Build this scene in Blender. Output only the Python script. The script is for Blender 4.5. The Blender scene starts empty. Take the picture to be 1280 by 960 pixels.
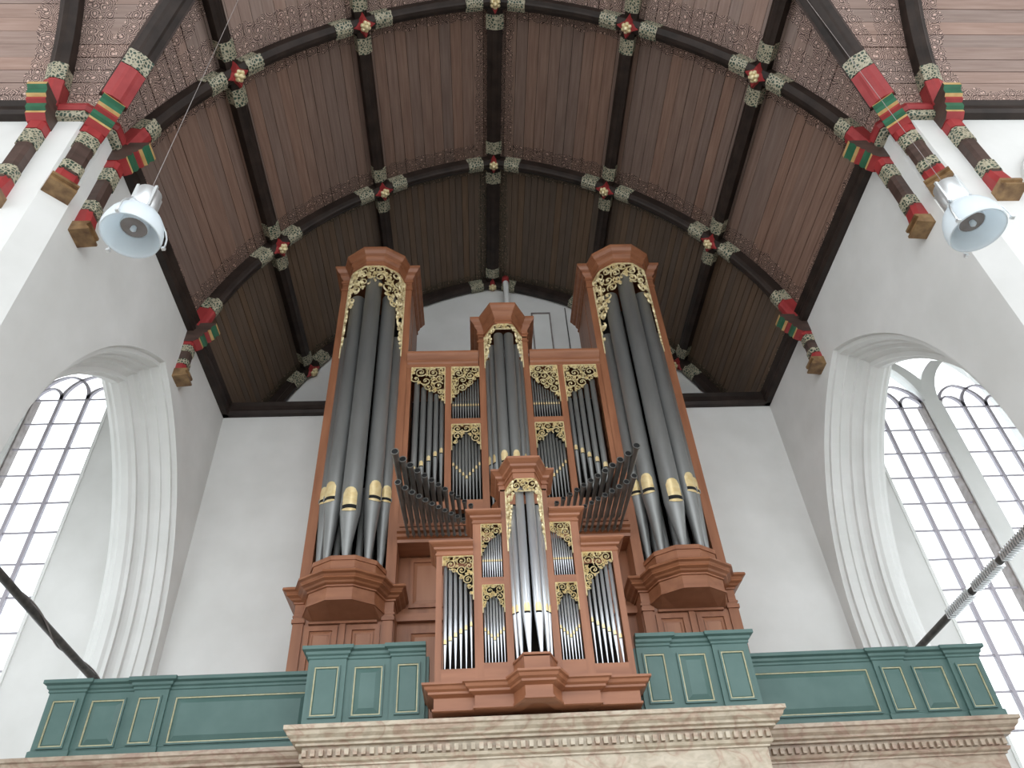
import bpy, math, random
from mathutils import Vector, Matrix
random.seed(7)
PI = math.pi
S = bpy.context.scene
COL = S.collection

# ------------------------------------------------------------------ camera
F, YAW, PITCH, ROLL = 945.43, 0.069993, 0.721286, -0.066257
CAM = Vector((-0.5272, -10.7033, 1.6))
_fw = Vector((math.sin(YAW)*math.cos(PITCH), math.cos(YAW)*math.cos(PITCH), math.sin(PITCH)))
_r = Vector((math.cos(YAW), -math.sin(YAW), 0)); _u = _r.cross(_fw)
_r2 = _r*math.cos(ROLL) + _u*math.sin(ROLL); _u2 = -_r*math.sin(ROLL) + _u*math.cos(ROLL)
cam_d = bpy.data.cameras.new('camera'); cam = bpy.data.objects.new('camera', cam_d); COL.objects.link(cam)
cam_d.sensor_width = 36.0; cam_d.lens = F/1280*36.0; cam_d.clip_start = 0.05
cam.matrix_world = Matrix(((_r2.x, _u2.x, -_fw.x, CAM.x), (_r2.y, _u2.y, -_fw.y, CAM.y), (_r2.z, _u2.z, -_fw.z, CAM.z), (0, 0, 0, 1)))
S.camera = cam

# ------------------------------------------------------------------ world: bright overcast sky
w = bpy.data.worlds.new('overcast_sky'); S.world = w; w.use_nodes = True
w.node_tree.nodes['Background'].inputs[0].default_value = (0.93, 0.97, 1.0, 1)
w.node_tree.nodes['Background'].inputs[1].default_value = 1.0
S.view_settings.view_transform = 'Standard'; S.view_settings.look = 'None'
S.view_settings.gamma = 1.0; S.view_settings.use_curve_mapping = False
S.view_settings.exposure = 1.6
S.cycles.max_bounces = 10; S.cycles.diffuse_bounces = 6; S.cycles.transparent_max_bounces = 24

# ------------------------------------------------------------------ materials
def mat(name, col, rough=0.6, metal=0.0, spec=0.5):
    m = bpy.data.materials.new(name); m.use_nodes = True
    b = m.node_tree.nodes['Principled BSDF']
    b.inputs['Base Color'].default_value = (*col, 1); b.inputs['Roughness'].default_value = rough
    b.inputs['Metallic'].default_value = metal; b.inputs['Specular IOR Level'].default_value = spec
    return m, m.node_tree, b
def nd(t, kind, **k):
    n = t.nodes.new(kind)
    for a, v in k.items():
        if a.startswith('i_'):
            key = a[2:]; n.inputs[int(key) if key.isdigit() else key.replace('_', ' ')].default_value = v
        else: setattr(n, a, v)
    return n
def ramp(t, fac, stops):
    n = t.nodes.new('ShaderNodeValToRGB'); e = n.color_ramp.elements
    while len(e) < len(stops): e.new(0.5)
    for q, (p, c) in zip(e, stops):
        q.position = p; q.color = (*c, 1)
    t.links.new(fac, n.inputs[0]); return n.outputs[0]
def coords(t, scale, kind='Object'):
    tc = nd(t, 'ShaderNodeTexCoord'); mp = nd(t, 'ShaderNodeMapping'); mp.inputs['Scale'].default_value = scale
    t.links.new(tc.outputs[kind], mp.inputs[0]); return mp.outputs[0]
def bump(t, b, h, strength, dist=0.01):
    n = nd(t, 'ShaderNodeBump'); n.inputs['Strength'].default_value = strength; n.inputs['Distance'].default_value = dist
    t.links.new(h, n.inputs['Height']); t.links.new(n.outputs[0], b.inputs['Normal'])
def math_n(t, op, a, b=None, clamp=False):
    n = nd(t, 'ShaderNodeMath', operation=op); n.use_clamp = clamp
    for i, v in enumerate((a, b)):
        if v is None: continue
        if isinstance(v, (int, float)): n.inputs[i].default_value = v
        else: t.links.new(v, n.inputs[i])
    return n.outputs[0]
def mix_c(t, fac, a, b):
    n = nd(t, 'ShaderNodeMix', data_type='RGBA')
    if isinstance(fac, (int, float)): n.inputs['Factor'].default_value = fac
    else: t.links.new(fac, n.inputs['Factor'])
    for k, v in ((6, a), (7, b)):
        if isinstance(v, tuple): n.inputs[k].default_value = (*v, 1)
        else: t.links.new(v, n.inputs[k])
    return n.outputs[2]
def noisy(name, c1, c2, scale, rough=0.6, metal=0.0, detail=4, bmp=0.0, spec=0.5):
    m, t, b = mat(name, c1, rough, metal, spec)
    v = coords(t, scale if isinstance(scale, tuple) else (scale,)*3)
    n = nd(t, 'ShaderNodeTexNoise', i_Scale=1.0, i_Detail=float(detail)); t.links.new(v, n.inputs['Vector'])
    t.links.new(ramp(t, n.outputs['Fac'], [(0.3, c1), (0.7, c2)]), b.inputs['Base Color'])
    if bmp: bump(t, b, n.outputs['Fac'], bmp)
    return m
M = {}
M['plaster'] = noisy('white_plaster', (0.66, 0.66, 0.64), (0.75, 0.75, 0.735), 1.3, 0.85, bmp=0.0, spec=0.2)
M['stonewhite'] = noisy('white_painted_stone', (0.72, 0.73, 0.71), (0.78, 0.785, 0.77), 2.0, 0.7, spec=0.3)
M['wood'] = noisy('organ_case_wood', (0.215, 0.078, 0.034), (0.325, 0.130, 0.062), (9, 9, 1.1), 0.42, detail=6, bmp=0.08)
M['woodx'] = noisy('organ_case_wood_cross', (0.225, 0.082, 0.036), (0.335, 0.135, 0.065), (1.3, 9, 9), 0.42, detail=6, bmp=0.08)
M['woodpanel'] = noisy('organ_panel_wood', (0.27, 0.112, 0.058), (0.34, 0.152, 0.083), (7, 7, 0.9), 0.45, detail=6)
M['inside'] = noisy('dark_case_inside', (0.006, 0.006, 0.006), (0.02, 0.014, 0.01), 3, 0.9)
M['lead'] = noisy('dull_pipe_metal', (0.235, 0.24, 0.235), (0.29, 0.295, 0.29), (5, 5, 1.2), 0.42, 0.55)
M['tin'] = noisy('polished_tin', (0.60, 0.62, 0.65), (0.68, 0.70, 0.73), (5, 5, 1), 0.33, 0.72)
M['trumpet'] = noisy('dark_trumpet_metal', (0.16, 0.16, 0.15), (0.24, 0.24, 0.225), 6, 0.4, 0.6)
M['slit'] = mat('dark_mouth_slit', (0.004, 0.004, 0.004), 0.8)[0]
M['gold'] = noisy('gold_leaf', (0.80, 0.60, 0.28), (0.93, 0.77, 0.45), 14, 0.35, 0.5)
M['goldcarve'] = noisy('gilded_carving', (0.66, 0.52, 0.26), (0.92, 0.82, 0.54), 30, 0.42, 0.25)
M['green'] = noisy('blue_green_paint', (0.068, 0.134, 0.121), (0.088, 0.162, 0.147), 4, 0.5, bmp=0.03)
M['gilt'] = noisy('cream_gilt_line', (0.40, 0.38, 0.22), (0.52, 0.49, 0.33), 20, 0.5)
M['beam'] = noisy('black_brown_timber', (0.014, 0.009, 0.007), (0.038, 0.025, 0.020), (4, 4, 4), 0.5, detail=5, spec=0.3)
M['beamwarm'] = noisy('dark_brown_timber', (0.045, 0.026, 0.02), (0.09, 0.052, 0.042), (3, 3, 12), 0.5, detail=5)
M['red'] = noisy('red_paint', (0.27, 0.022, 0.025), (0.36, 0.04, 0.04), 6, 0.5)
M['pgreen'] = noisy('dark_green_paint', (0.02, 0.10, 0.05), (0.03, 0.15, 0.08), 6, 0.5)
M['ochre'] = noisy('ochre_gold_paint', (0.45, 0.27, 0.09), (0.62, 0.42, 0.18), 8, 0.45)
M['brass'] = noisy('aged_gilt_wood', (0.12, 0.06, 0.026), (0.34, 0.21, 0.095), 8, 0.4, 0.2)
M['iron'] = noisy('dark_iron', (0.06, 0.06, 0.058), (0.13, 0.12, 0.11), 12, 0.5, 0.6)
M['leadbar'] = mat('lead_grey_bar', (0.40, 0.375, 0.42), 0.6)[0]
M['mullion'] = noisy('brown_grey_stone', (0.20, 0.17, 0.16), (0.30, 0.27, 0.26), 9, 0.8)
M['chrome'] = mat('brushed_aluminium', (0.80, 0.82, 0.83), 0.42, 0.85)[0]
M['floor'] = noisy('pale_stone_floor', (0.33, 0.32, 0.30), (0.42, 0.41, 0.39), 0.8, 0.6)
M['backing'] = mat('dark_backing', (0.012, 0.009, 0.008), 0.9)[0]
# bands painted on collars
def collar_mat():
    m, t, b = mat('painted_collar', (0.3, 0.3, 0.25), 0.45)
    v = coords(t, (23, 23, 23)); vo = nd(t, 'ShaderNodeTexVoronoi', feature='DISTANCE_TO_EDGE'); t.links.new(v, vo.inputs['Vector']); vo.inputs['Scale'].default_value = 1
    a = ramp(t, vo.outputs['Distance'], [(0.0, (0.46, 0.42, 0.31)), (0.12, (0.34, 0.31, 0.22)), (0.19, (0.03, 0.05, 0.035)), (0.5, (0.02, 0.07, 0.045))])
    t.links.new(a, b.inputs['Base Color']); return m
M['collar'] = collar_mat()
# marble
def marble(name, c1, c2, c3):
    m, t, b = mat(name, c1, 0.4)
    v = coords(t, (1.1, 1.1, 1.9)); n = nd(t, 'ShaderNodeTexNoise', i_Scale=2.2, i_Detail=8.0, i_Distortion=1.4); t.links.new(v, n.inputs['Vector'])
    n2 = nd(t, 'ShaderNodeTexNoise', i_Scale=9.0, i_Detail=6.0, i_Distortion=0.8); t.links.new(v, n2.inputs['Vector'])
    a = ramp(t, n.outputs['Fac'], [(0.30, c2), (0.46, c1), (0.52, c3), (0.57, c1), (0.75, c2)])
    c = ramp(t, n2.outputs['Fac'], [(0.35, (0.72, 0.70, 0.67)), (0.6, (1, 1, 1))])
    x = nd(t, 'ShaderNodeMix', data_type='RGBA', blend_type='MULTIPLY'); x.inputs['Factor'].default_value = 0.8
    t.links.new(a, x.inputs[6]); t.links.new(c, x.inputs[7]); t.links.new(x.outputs[2], b.inputs['Base Color']); return m
M['marble'] = marble('cream_marble', (0.50, 0.42, 0.315), (0.56, 0.49, 0.385), (0.43, 0.31, 0.23))
M['marbleside'] = marble('pinkish_marble', (0.44, 0.345, 0.26), (0.48, 0.395, 0.31), (0.38, 0.26, 0.20))
# vault boards: per-board tone, painted scrollwork along the ribs
def board_mat(name, base, hi, line, umax, width):
    m, t, b = mat(name, base, 0.62, spec=0.25)
    uv = nd(t, 'ShaderNodeUVMap', uv_map='pos'); uv2 = nd(t, 'ShaderNodeUVMap', uv_map='ends')
    oi = nd(t, 'ShaderNodeObjectInfo')
    gr = nd(t, 'ShaderNodeMapping'); gr.inputs['Scale'].default_value = (22, 1.3, 1); t.links.new(uv.outputs[0], gr.inputs[0])
    gn = nd(t, 'ShaderNodeTexNoise', i_Scale=1.0, i_Detail=6.0); t.links.new(gr.outputs[0], gn.inputs['Vector'])
    g = ramp(t, gn.outputs['Fac'], [(0.3, base), (0.72, hi)])
    hs = nd(t, 'ShaderNodeHueSaturation'); t.links.new(g, hs.inputs['Color'])
    t.links.new(math_n(t, 'ADD', math_n(t, 'MULTIPLY', oi.outputs['Random'], 0.24), 0.88), hs.inputs['Value'])
    t.links.new(math_n(t, 'ADD', math_n(t, 'MULTIPLY', oi.outputs['Random'], 0.3), 0.85), hs.inputs['Saturation'])
    s1 = nd(t, 'ShaderNodeSeparateXYZ'); t.links.new(uv.outputs[0], s1.inputs[0])
    s2 = nd(t, 'ShaderNodeSeparateXYZ'); t.links.new(uv2.outputs[0], s2.inputs[0])
    d = math_n(t, 'MINIMUM', s2.outputs[0], s2.outputs[1])
    du = math_n(t, 'MINIMUM', s1.outputs[0], math_n(t, 'SUBTRACT', umax, s1.outputs[0]))
    d = math_n(t, 'MINIMUM', d, du)
    # scalloped border edge
    sc = nd(t, 'ShaderNodeTexNoise', i_Scale=5.0, i_Detail=2.0); t.links.new(uv.outputs[0], sc.inputs['Vector'])
    lim = math_n(t, 'ADD', math_n(t, 'MULTIPLY', sc.outputs['Fac'], width*0.6), width*0.7)
    mask = math_n(t, 'LESS_THAN', d, lim)
    # curls: distorted voronoi rings
    nz = nd(t, 'ShaderNodeTexNoise', i_Scale=7.0, i_Detail=2.0); t.links.new(uv.outputs[0], nz.inputs['Vector'])
    add = nd(t, 'ShaderNodeVectorMath', operation='MULTIPLY_ADD'); t.links.new(nz.outputs['Color'], add.inputs[0])
    add.inputs[1].default_value = (0.10, 0.10, 0); t.links.new(uv.outputs[0], add.inputs[2])
    vo = nd(t, 'ShaderNodeTexVoronoi', i_Scale=7.8); vo.voronoi_dimensions = '2D'; t.links.new(add.outputs[0], vo.inputs['Vector'])
    ring = math_n(t, 'SINE', math_n(t, 'MULTIPLY', vo.outputs['Distance'], 34.0))
    dark = math_n(t, 'MULTIPLY', math_n(t, 'GREATER_THAN', ring, 0.05), mask)
    dot = math_n(t, 'MULTIPLY', math_n(t, 'LESS_THAN', vo.outputs['Distance'], 0.085), mask)
    lite = math_n(t, 'MULTIPLY', math_n(t, 'LESS_THAN', ring, -0.72), mask)
    c = mix_c(t, math_n(t, 'MULTIPLY', mask, 0.22), hs.outputs[0], line)
    c = mix_c(t, math_n(t, 'MULTIPLY', dark, 0.78), c, line)
    c = mix_c(t, math_n(t, 'MULTIPLY', lite, 0.65), c, tuple(min(1, q*1.9) for q in hi))
    c = mix_c(t, math_n(t, 'MULTIPLY', dot, 0.8), c, tuple(min(1, q*2.4) for q in hi))
    t.links.new(c, b.inputs['Base Color']); return m
VC, VZ, RB, RR = 1.31, 9.0, 6.56, 6.30        # vault arc: centre offset, centre height, board radius, rib radius
TH0 = math.asin(1.53/RB); TH1 = math.acos(VC/RB); UMAX = (TH1-TH0)*RB
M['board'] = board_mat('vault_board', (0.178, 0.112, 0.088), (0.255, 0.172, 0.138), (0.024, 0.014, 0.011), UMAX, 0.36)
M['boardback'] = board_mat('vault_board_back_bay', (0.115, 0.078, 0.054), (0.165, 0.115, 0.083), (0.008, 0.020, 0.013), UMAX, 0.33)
M['boardlit'] = board_mat('crossing_board_lit', (0.29, 0.20, 0.168), (0.39, 0.285, 0.245), (0.085, 0.055, 0.048), UMAX, 0.50)  # same boards, with the crossing's stronger light put into a paler colour
def glass():
    m = bpy.data.materials.new('window_glass'); m.use_nodes = True; t = m.node_tree; t.nodes.clear()
    o = nd(t, 'ShaderNodeOutputMaterial'); tr = nd(t, 'ShaderNodeBsdfTransparent'); tr.inputs[0].default_value = (0.97, 0.985, 0.99, 1)
    gl = nd(t, 'ShaderNodeBsdfGlossy'); gl.inputs['Roughness'].default_value = 0.08
    mx = nd(t, 'ShaderNodeMixShader'); mx.inputs[0].default_value = 0.05
    t.links.new(tr.outputs[0], mx.inputs[1]); t.links.new(gl.outputs[0], mx.inputs[2]); t.links.new(mx.outputs[0], o.inputs[0]); return m
M['glass'] = glass()
def shade():
    m, t, b = mat('opal_acrylic_shade', (0.86, 0.90, 0.93), 0.28)
    b.inputs['Transmission Weight'].default_value = 0.0
    tl = nd(t, 'ShaderNodeBsdfTranslucent'); tl.inputs[0].default_value = (0.86, 0.92, 0.95, 1)
    mx = nd(t, 'ShaderNodeMixShader'); mx.inputs[0].default_value = 0.45
    o = t.nodes['Material Output']; t.links.new(b.outputs[0], mx.inputs[1]); t.links.new(tl.outputs[0], mx.inputs[2]); t.links.new(mx.outputs[0], o.inputs[0]); return m
M['shade'] = shade()

# ------------------------------------------------------------------ mesh builder
class MB:
    def __init__(s): s.v = []; s.f = []; s.mi = []; s.sm = []
    def add(s, vs, fs, mi=0, smooth=False):
        o = len(s.v); s.v += [tuple(p) for p in vs]
        for f in fs: s.f.append([i+o for i in f]); s.mi.append(mi); s.sm.append(smooth)
    def box(s, x0, x1, y0, y1, z0, z1, mi=0):
        if x0 > x1: x0, x1 = x1, x0
        if y0 > y1: y0, y1 = y1, y0
        v = [(x0,y0,z0),(x1,y0,z0),(x1,y1,z0),(x0,y1,z0),(x0,y0,z1),(x1,y0,z1),(x1,y1,z1),(x0,y1,z1)]
        s.add(v, [(0,3,2,1),(4,5,6,7),(0,1,5,4),(1,2,6,5),(2,3,7,6),(3,0,4,7)], mi); return s
    def extr(s, pts, vec, mi=0, smooth=False):
        n = len(pts); a = [Vector(p) for p in pts]; b = [p+Vector(vec) for p in a]
        s.add(a+b, [(i, (i+1) % n, n+(i+1) % n, n+i) for i in range(n)], mi, smooth)
        s.add(a+b, [tuple(range(n-1, -1, -1)), tuple(range(n, 2*n))], mi); return s
    def tube(s, pts, rad, seg=8, mi=0, caps=True, smooth=True):
        pts = [Vector(p) for p in pts]; n = len(pts); rings = []
        for i, p in enumerate(pts):
            d = (pts[min(i+1, n-1)]-pts[max(i-1, 0)]).normalized()
            ref = Vector((0, 0, 1)) if abs(d.z) < 0.9 else Vector((1, 0, 0))
            a = d.cross(ref).normalized(); b = d.cross(a)
            rr = rad[i] if isinstance(rad, (list, tuple)) else rad
            rings.append([p+a*rr*math.cos(2*PI*k/seg)+b*rr*math.sin(2*PI*k/seg) for k in range(seg)])
        vs = [q for r in rings for q in r]; fs = []
        for i in range(n-1):
            for k in range(seg): fs.append((i*seg+k, i*seg+(k+1) % seg, (i+1)*seg+(k+1) % seg, (i+1)*seg+k))
        s.add(vs, fs, mi, smooth)
        if caps: s.add(rings[0]+rings[-1], [tuple(range(seg)), tuple(range(2*seg-1, seg-1, -1))], mi)
        return s
    def lathe(s, cx, cy, prof, seg=16, mi=0, caps=False, smooth=True):
        vs = []; fs = []
        for r, z in prof: vs += [(cx+r*math.cos(2*PI*k/seg), cy+r*math.sin(2*PI*k/seg), z) for k in range(seg)]
        for i in range(len(prof)-1):
            for k in range(seg): fs.append((i*seg+k, i*seg+(k+1) % seg, (i+1)*seg+(k+1) % seg, (i+1)*seg+k))
        s.add(vs, fs, mi, smooth)
        if caps: s.add(vs, [tuple(range(seg-1, -1, -1)), tuple(range((len(prof)-1)*seg, len(prof)*seg))], mi)
        return s
    def sweep(s, path, prof, mi=0, closed_prof=True, caps=True):
        """profile (out, z) swept along a plan path; outward is to the right of the walking direction"""
        P = [Vector((p[0], p[1])) for p in path]; n = len(P); offs = []
        def nrm(a, b): d = (b-a).normalized(); return Vector((d.y, -d.x))
        for i in range(n):
            if i == 0: m = nrm(P[0], P[1])
            elif i == n-1: m = nrm(P[-2], P[-1])
            else:
                a, b = nrm(P[i-1], P[i]), nrm(P[i], P[i+1]); m = (a+b); m = m/max(m.dot(a), 0.25)
            offs.append(m)
        k = len(prof); vs = []
        for p, m in zip(P, offs): vs += [(p.x+m.x*o, p.y+m.y*o, z) for o, z in prof]
        fs = []; kk = k if closed_prof else k-1
        for i in range(n-1):
            for j in range(kk): fs.append((i*k+j, (i+1)*k+j, (i+1)*k+(j+1) % k, i*k+(j+1) % k))
        s.add(vs, fs, mi)
        if caps: s.add(vs, [tuple(range(k-1, -1, -1)), tuple(range((n-1)*k, n*k))], mi)
        return s
    def build(s, name, mats, parent=None, uv=None):
        me = bpy.data.meshes.new(name); me.from_pydata(s.v, [], s.f)
        for m in (mats if isinstance(mats, (list, tuple)) else [mats]): me.materials.append(M[m] if isinstance(m, str) else m)
        me.polygons.foreach_set('material_index', s.mi); me.polygons.foreach_set('use_smooth', s.sm)
        if uv:
            for k in range(len(uv[0])):
                l = me.uv_layers.new(name=('pos', 'ends')[k]); 
                for lp in me.loops: l.data[lp.index].uv = uv[lp.vertex_index][k]
        me.update(); o = bpy.data.objects.new(name, me); COL.objects.link(o)
        if parent: put(o, parent)
        return o
def put(o, parent):
    o.parent = parent; o.matrix_parent_inverse = WM[parent.name].inverted() if parent.name in WM else Matrix.Identity(4)
WM = {}
def empty(name, loc):
    o = bpy.data.objects.new(name, None); COL.objects.link(o); o.location = loc; o.empty_display_size = 0.2
    WM[o.name] = Matrix.Translation(loc); return o
def tag(o, label=None, cat=None, group=None, kind=None):
    for k, v in (('label', label), ('category', cat), ('group', group), ('kind', kind)):
        if v: o[k] = v
    return o
def thing(name, loc, label, cat, group=None): return tag(empty(name, loc), label, cat, group)
def lerp(a, b, t): return a+(b-a)*t

# ================================================================== STRUCTURE
W, YC, ZP = 5.0, -5.77, 10.36          # nave half width, transept wall plane, top of walls
YT = YC-5.0                            # axis of the transept
tag(MB().box(-30, 30, -32, 6, -0.3, 0).build('floor', 'floor'), kind='structure')

# --- nave side walls with a wide pointed arcade arch
AC, AS, AZ, ARr = -2.5, 2.28, 5.9, 3.82      # arch centre, half span, springing, radius
def arch_pts(inset, n=18, z0=0.0):
    R_ = ARr-inset; c = ARr-AS; zt = math.sqrt(R_*R_-c*c); pts = []
    a1 = math.atan2(zt, c)
    pts.append((AC+AS-inset, z0))
    for i in range(n+1):
        a = a1*i/n; pts.append((AC-c+R_*math.cos(a), AZ+R_*math.sin(a)))
    L = [(2*AC-y, z) for y, z in reversed(pts[:-1])]
    return pts+L
MOULD = [(0.0, 5.0), (0.015, 5.07), (0.075, 5.07), (0.085, 5.11), (0.10, 5.19), (0.125, 5.20), (0.13, 5.27), (0.15, 5.33), (0.20, 5.34), (0.21, 5.40), (0.235, 5.44),
         (0.26, 5.47), (0.32, 5.47), (0.33, 5.52), (0.36, 5.56), (0.36, 5.66), (0.33, 5.69), (0.31, 5.72), (0.31, 5.76), (0.27, 5.80), (0.24, 5.84), (0.0, 5.84)]
for sx, side in ((-1, 'left'), (1, 'right')):
    m = MB(); A = arch_pts(0.0)
    top = ZP+0.3
    y0, y1 = 0.0, -5.55
    for X in (W, 5.84):
        for a, b in zip(A[:-1], A[1:]):
            if abs(a[0]-b[0]) < 1e-6: continue
            m.add([(sx*X, a[0], a[1]), (sx*X, b[0], b[1]), (sx*X, b[0], top), (sx*X, a[0], top)], [(0, 1, 2, 3)])
        for ya, yb in ((y0, A[0][0]), (A[-1][0], y1)):
            m.add([(sx*X, ya, 0), (sx*X, yb, 0), (sx*X, yb, top), (sx*X, ya, top)], [(0, 1, 2, 3)])
    # chamfered corner and the transept face of the pier
    m.add([(sx*W, y1, 0), (sx*5.22, YC, 0), (sx*5.22, YC, top), (sx*W, y1, top)], [(0, 1, 2, 3)])
    m.add([(sx*W, 0, top), (sx*5.84, 0, top), (sx*5.84, YC, top), (sx*5.22, YC, top), (sx*W, y1, top)], [(0, 1, 2, 3, 4)])
    wl = tag(m.build('wall_'+side, 'plaster'), kind='structure')
    rings = [arch_pts(i) for i, x in MOULD]; mm = MB(); n = len(rings[0])
    vs = [(sx*MOULD[k][1], y, z) for k in range(len(MOULD)) for y, z in rings[k]]
    fs = [(k*n+j, k*n+j+1, (k+1)*n+j+1, (k+1)*n+j) for k in range(len(MOULD)-1) for j in range(n-1)]
    mm.add(vs, fs); mm.build('arch_moulding', 'stonewhite', wl)
    # transept west wall, with a shallow moulded blind arch
    t = MB()
    t.box(sx*5.22, sx*14, YC, YC+0.35, 8.15, ZP+0.3); t.box(sx*5.22, sx*5.95, YC, YC+0.35, 0, 8.15)
    t.box(sx*12, sx*14, YC, YC+0.35, 0, 8.15)
    tw = tag(t.build('wall_transept_'+side, 'plaster'), kind='structure')
    ar = MB(); ring = []
    for i in range(25):
        a = PI*i/24; ring.append((sx*(6.95)+0.98*math.cos(a), 8.75+0.98*math.sin(a)))
    for i in range(24):
        (xa, za), (xb, zb) = ring[i], ring[i+1]
        for (o1, y_1), (o2, y_2) in (((1.0, YC), (1.0, YC-0.07)), ((1.0, YC-0.07), (0.91, YC-0.07)), ((0.91, YC-0.07), (0.88, YC-0.02)), ((0.88, YC-0.02), (0.80, YC))):
            f = lambda x, z, o, y: (sx*6.95+(x-sx*6.95)*o, y, 8.75+(z-8.75)*o)
            ar.add([f(xa, za, o1, y_1), f(xb, zb, o1, y_1), f(xb, zb, o2, y_2), f(xa, za, o2, y_2)], [(0, 1, 2, 3)], smooth=False)
    ar.build('arch_moulding', 'stonewhite', tw)

# --- end wall (lower, thick) and the upper gable wall behind it
e = MB(); e.box(-5.84, 5.84, 0, 0.35, 0, ZP); e.box(-5.3, 5.3, 0.35, 1.45, ZP-0.3, ZP)
tag(e.build('wall_west', 'plaster'), kind='structure')
g = MB(); g.box(-5.6, 5.6, 1.32, 1.6, ZP-0.2, 16.2)
gw = tag(g.build('wall_gable', 'plaster'), kind='structure')
pf = MB()
for a, b in (((0.86, 0.89), (13.1, 14.33)), ((1.27, 1.30), (12.4, 14.33))): pf.box(a[0], a[1], 1.27, 1.32, b[0], b[1])
pf.box(0.86, 1.30, 1.27, 1.32, 14.30, 14.34)
pf.build('hatch_frame', 'mullion', gw)
MB().box(0.89, 1.27, 1.29, 1.32, 12.4, 14.30).build('hatch_panel', 'stonewhite', gw)
MB().tube([(1.66, 1.29, 14.5), (1.66, 1.29, 11.5)], 0.012, 6).build('cable', 'iron', gw)
q = MB(); q.tube([(0.30, 1.0, 15.1), (0.30, 1.0, 13.6), (0.30, 1.0, 11.0)], 0.065, 14)
cp = q.build('vent_pipe', 'stonewhite'); tag(cp, 'white vertical pipe rising to the vault behind the central organ tower', 'pipe')
MB().lathe(0.30, 1.0, [(0.07, 15.08), (0.085, 15.1), (0.085, 15.24), (0.0, 15.26)], 14).build('cap', 'red', cp)

# --- timber wall plates (cornice beams)
PL = [(0.0, 0.0), (0.10, 0.0), (0.13, 0.05), (0.11, 0.09), (0.11, 0.17), (0.16, 0.22), (0.0, 0.24)]
def plate(path, name='trim_1', z=ZP, mi=('beam',)):
    return tag(MB().sweep(path, [(o, z+h) for o, h in PL]).build(name, mi[0]), kind='structure')
plate([(-W, 0.0), (W, 0.0)], 'trim_1')
plate([(-W, -5.28), (-W, 0.0)], 'trim_2'); plate([(W, 0.0), (W, -5.28)], 'trim_3')
# painted plate round the crossing piers
for sx, nm in ((-1, 'trim_4'), (1, 'trim_5')):
    path = [(sx*W, -5.28), (sx*W, -5.55), (sx*5.22, YC), (sx*5.75, YC)]
    if sx < 0: path = path[::-1]
    o = tag(MB().sweep(path, [(0, ZP+.10), (.10, ZP+.10), (.13, ZP+.16), (.11, ZP+.24), (0, ZP+.26)]).build(nm, 'red'), kind='structure')
    MB().sweep(path, [(0, ZP), (.07, ZP), (.10, ZP+.04), (.10, ZP+.08), (0, ZP+.10)]).build('painted_roll', 'collar', o)
    a, b = (sx*5.75, YC), (sx*14, YC)
    if sx < 0: a, b = b, a
    plate([a, b], 'trim_6' if sx < 0 else 'trim_7')

# --- vault: boards laid one by one under a thin backing
def vp(th, R=RB): return (-VC+R*math.cos(th), VZ+R*math.sin(th))
THP = [TH0, TH0+(TH1-TH0)*0.325, TH0+(TH1-TH0)*0.66, TH1]
def board_set(root, nb, sides, fr, to, material, swap=False, jitter=0.006):
    """boards run along the barrel axis. fr/to give the ends as functions of |cross| position"""
    for sd in sides:
        for i in range(nb):
            ta, tb = lerp(TH0, TH1, i/nb), lerp(TH0, TH1, (i+1)/nb)
            g_ = 0.0013; dr = random.uniform(0, jitter); tilt = random.uniform(-0.004, 0.004)
            (xa, za), (xb, zb) = vp(ta+g_/2, RB-dr+tilt), vp(tb-g_/2, RB-dr-tilt)
            (xc, zc), (xd, zd) = vp(ta+g_/2, RB+0.022), vp(tb-g_/2, RB+0.022)
            vs = []; uv = []
            for x, z, th in ((xa, za, ta), (xb, zb, tb), (xd, zd, tb), (xc, zc, ta)):
                x = max(x, 0.004)
                a, b = fr(x), to(x); L = abs(b-a); u = (th-TH0)*RB
                for c, (d1, d2) in ((a, (0, L)), (b, (L, 0))):
                    vs.append((sd*x, c, z) if not swap else (c*sd, YT+x, z)); uv.append(((u, c), (d1, d2)))
            o = MB(); o.add(vs, [(0, 2, 3, 1), (2, 4, 5, 3), (4, 6, 7, 5), (6, 0, 1, 7), (0, 6, 4, 2), (1, 3, 5, 7)])
            o.build('board', material, root, uv=uv)
def backing(name, fr, to, sides=(-1, 1), swap=False, flip=1, R=RB+0.03, m_='backing'):
    b = MB(); n = 24
    for sd in sides:
        vs = []
        for i in range(n+1):
            x, z = vp(lerp(TH0-0.02, TH1, i/n), R); x = max(x, 0)
            for c in (fr(x), to(x)): vs.append((sd*x, c, z) if not swap else (c*sd, YT+flip*x, z))
        b.add(vs, [(2*i, 2*i+1, 2*i+3, 2*i+2) for i in range(n)], smooth=True)
    return tag(b.build(name, m_), kind='structure')
YA, YB, YCf = 1.2, -2.076, -5.265       # transverse arches
c1 = backing('ceiling', lambda x: YB, lambda x: 1.35)
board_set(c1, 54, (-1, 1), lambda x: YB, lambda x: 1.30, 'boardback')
c2 = backing('ceiling', lambda x: YCf, lambda x: YB)
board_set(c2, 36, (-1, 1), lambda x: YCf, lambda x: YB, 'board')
c3 = backing('ceiling', lambda x: YT+x, lambda x: YCf)
board_set(c3, 36, (-1, 1), lambda x: YT+x, lambda x: YCf, 'boardlit')
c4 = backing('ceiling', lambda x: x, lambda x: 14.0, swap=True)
board_set(c4, 36, (-1, 1), lambda x: x, lambda x: 5.62, 'boardlit', swap=True)
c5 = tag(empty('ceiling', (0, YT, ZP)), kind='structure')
board_set(c5, 36, (-1, 1), lambda x: 5.625, lambda x: 11.0, 'boardlit', swap=True)
backing('ceiling', lambda x: x, lambda x: 14.0, swap=True, flip=-1, R=RB, m_='floor')
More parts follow.
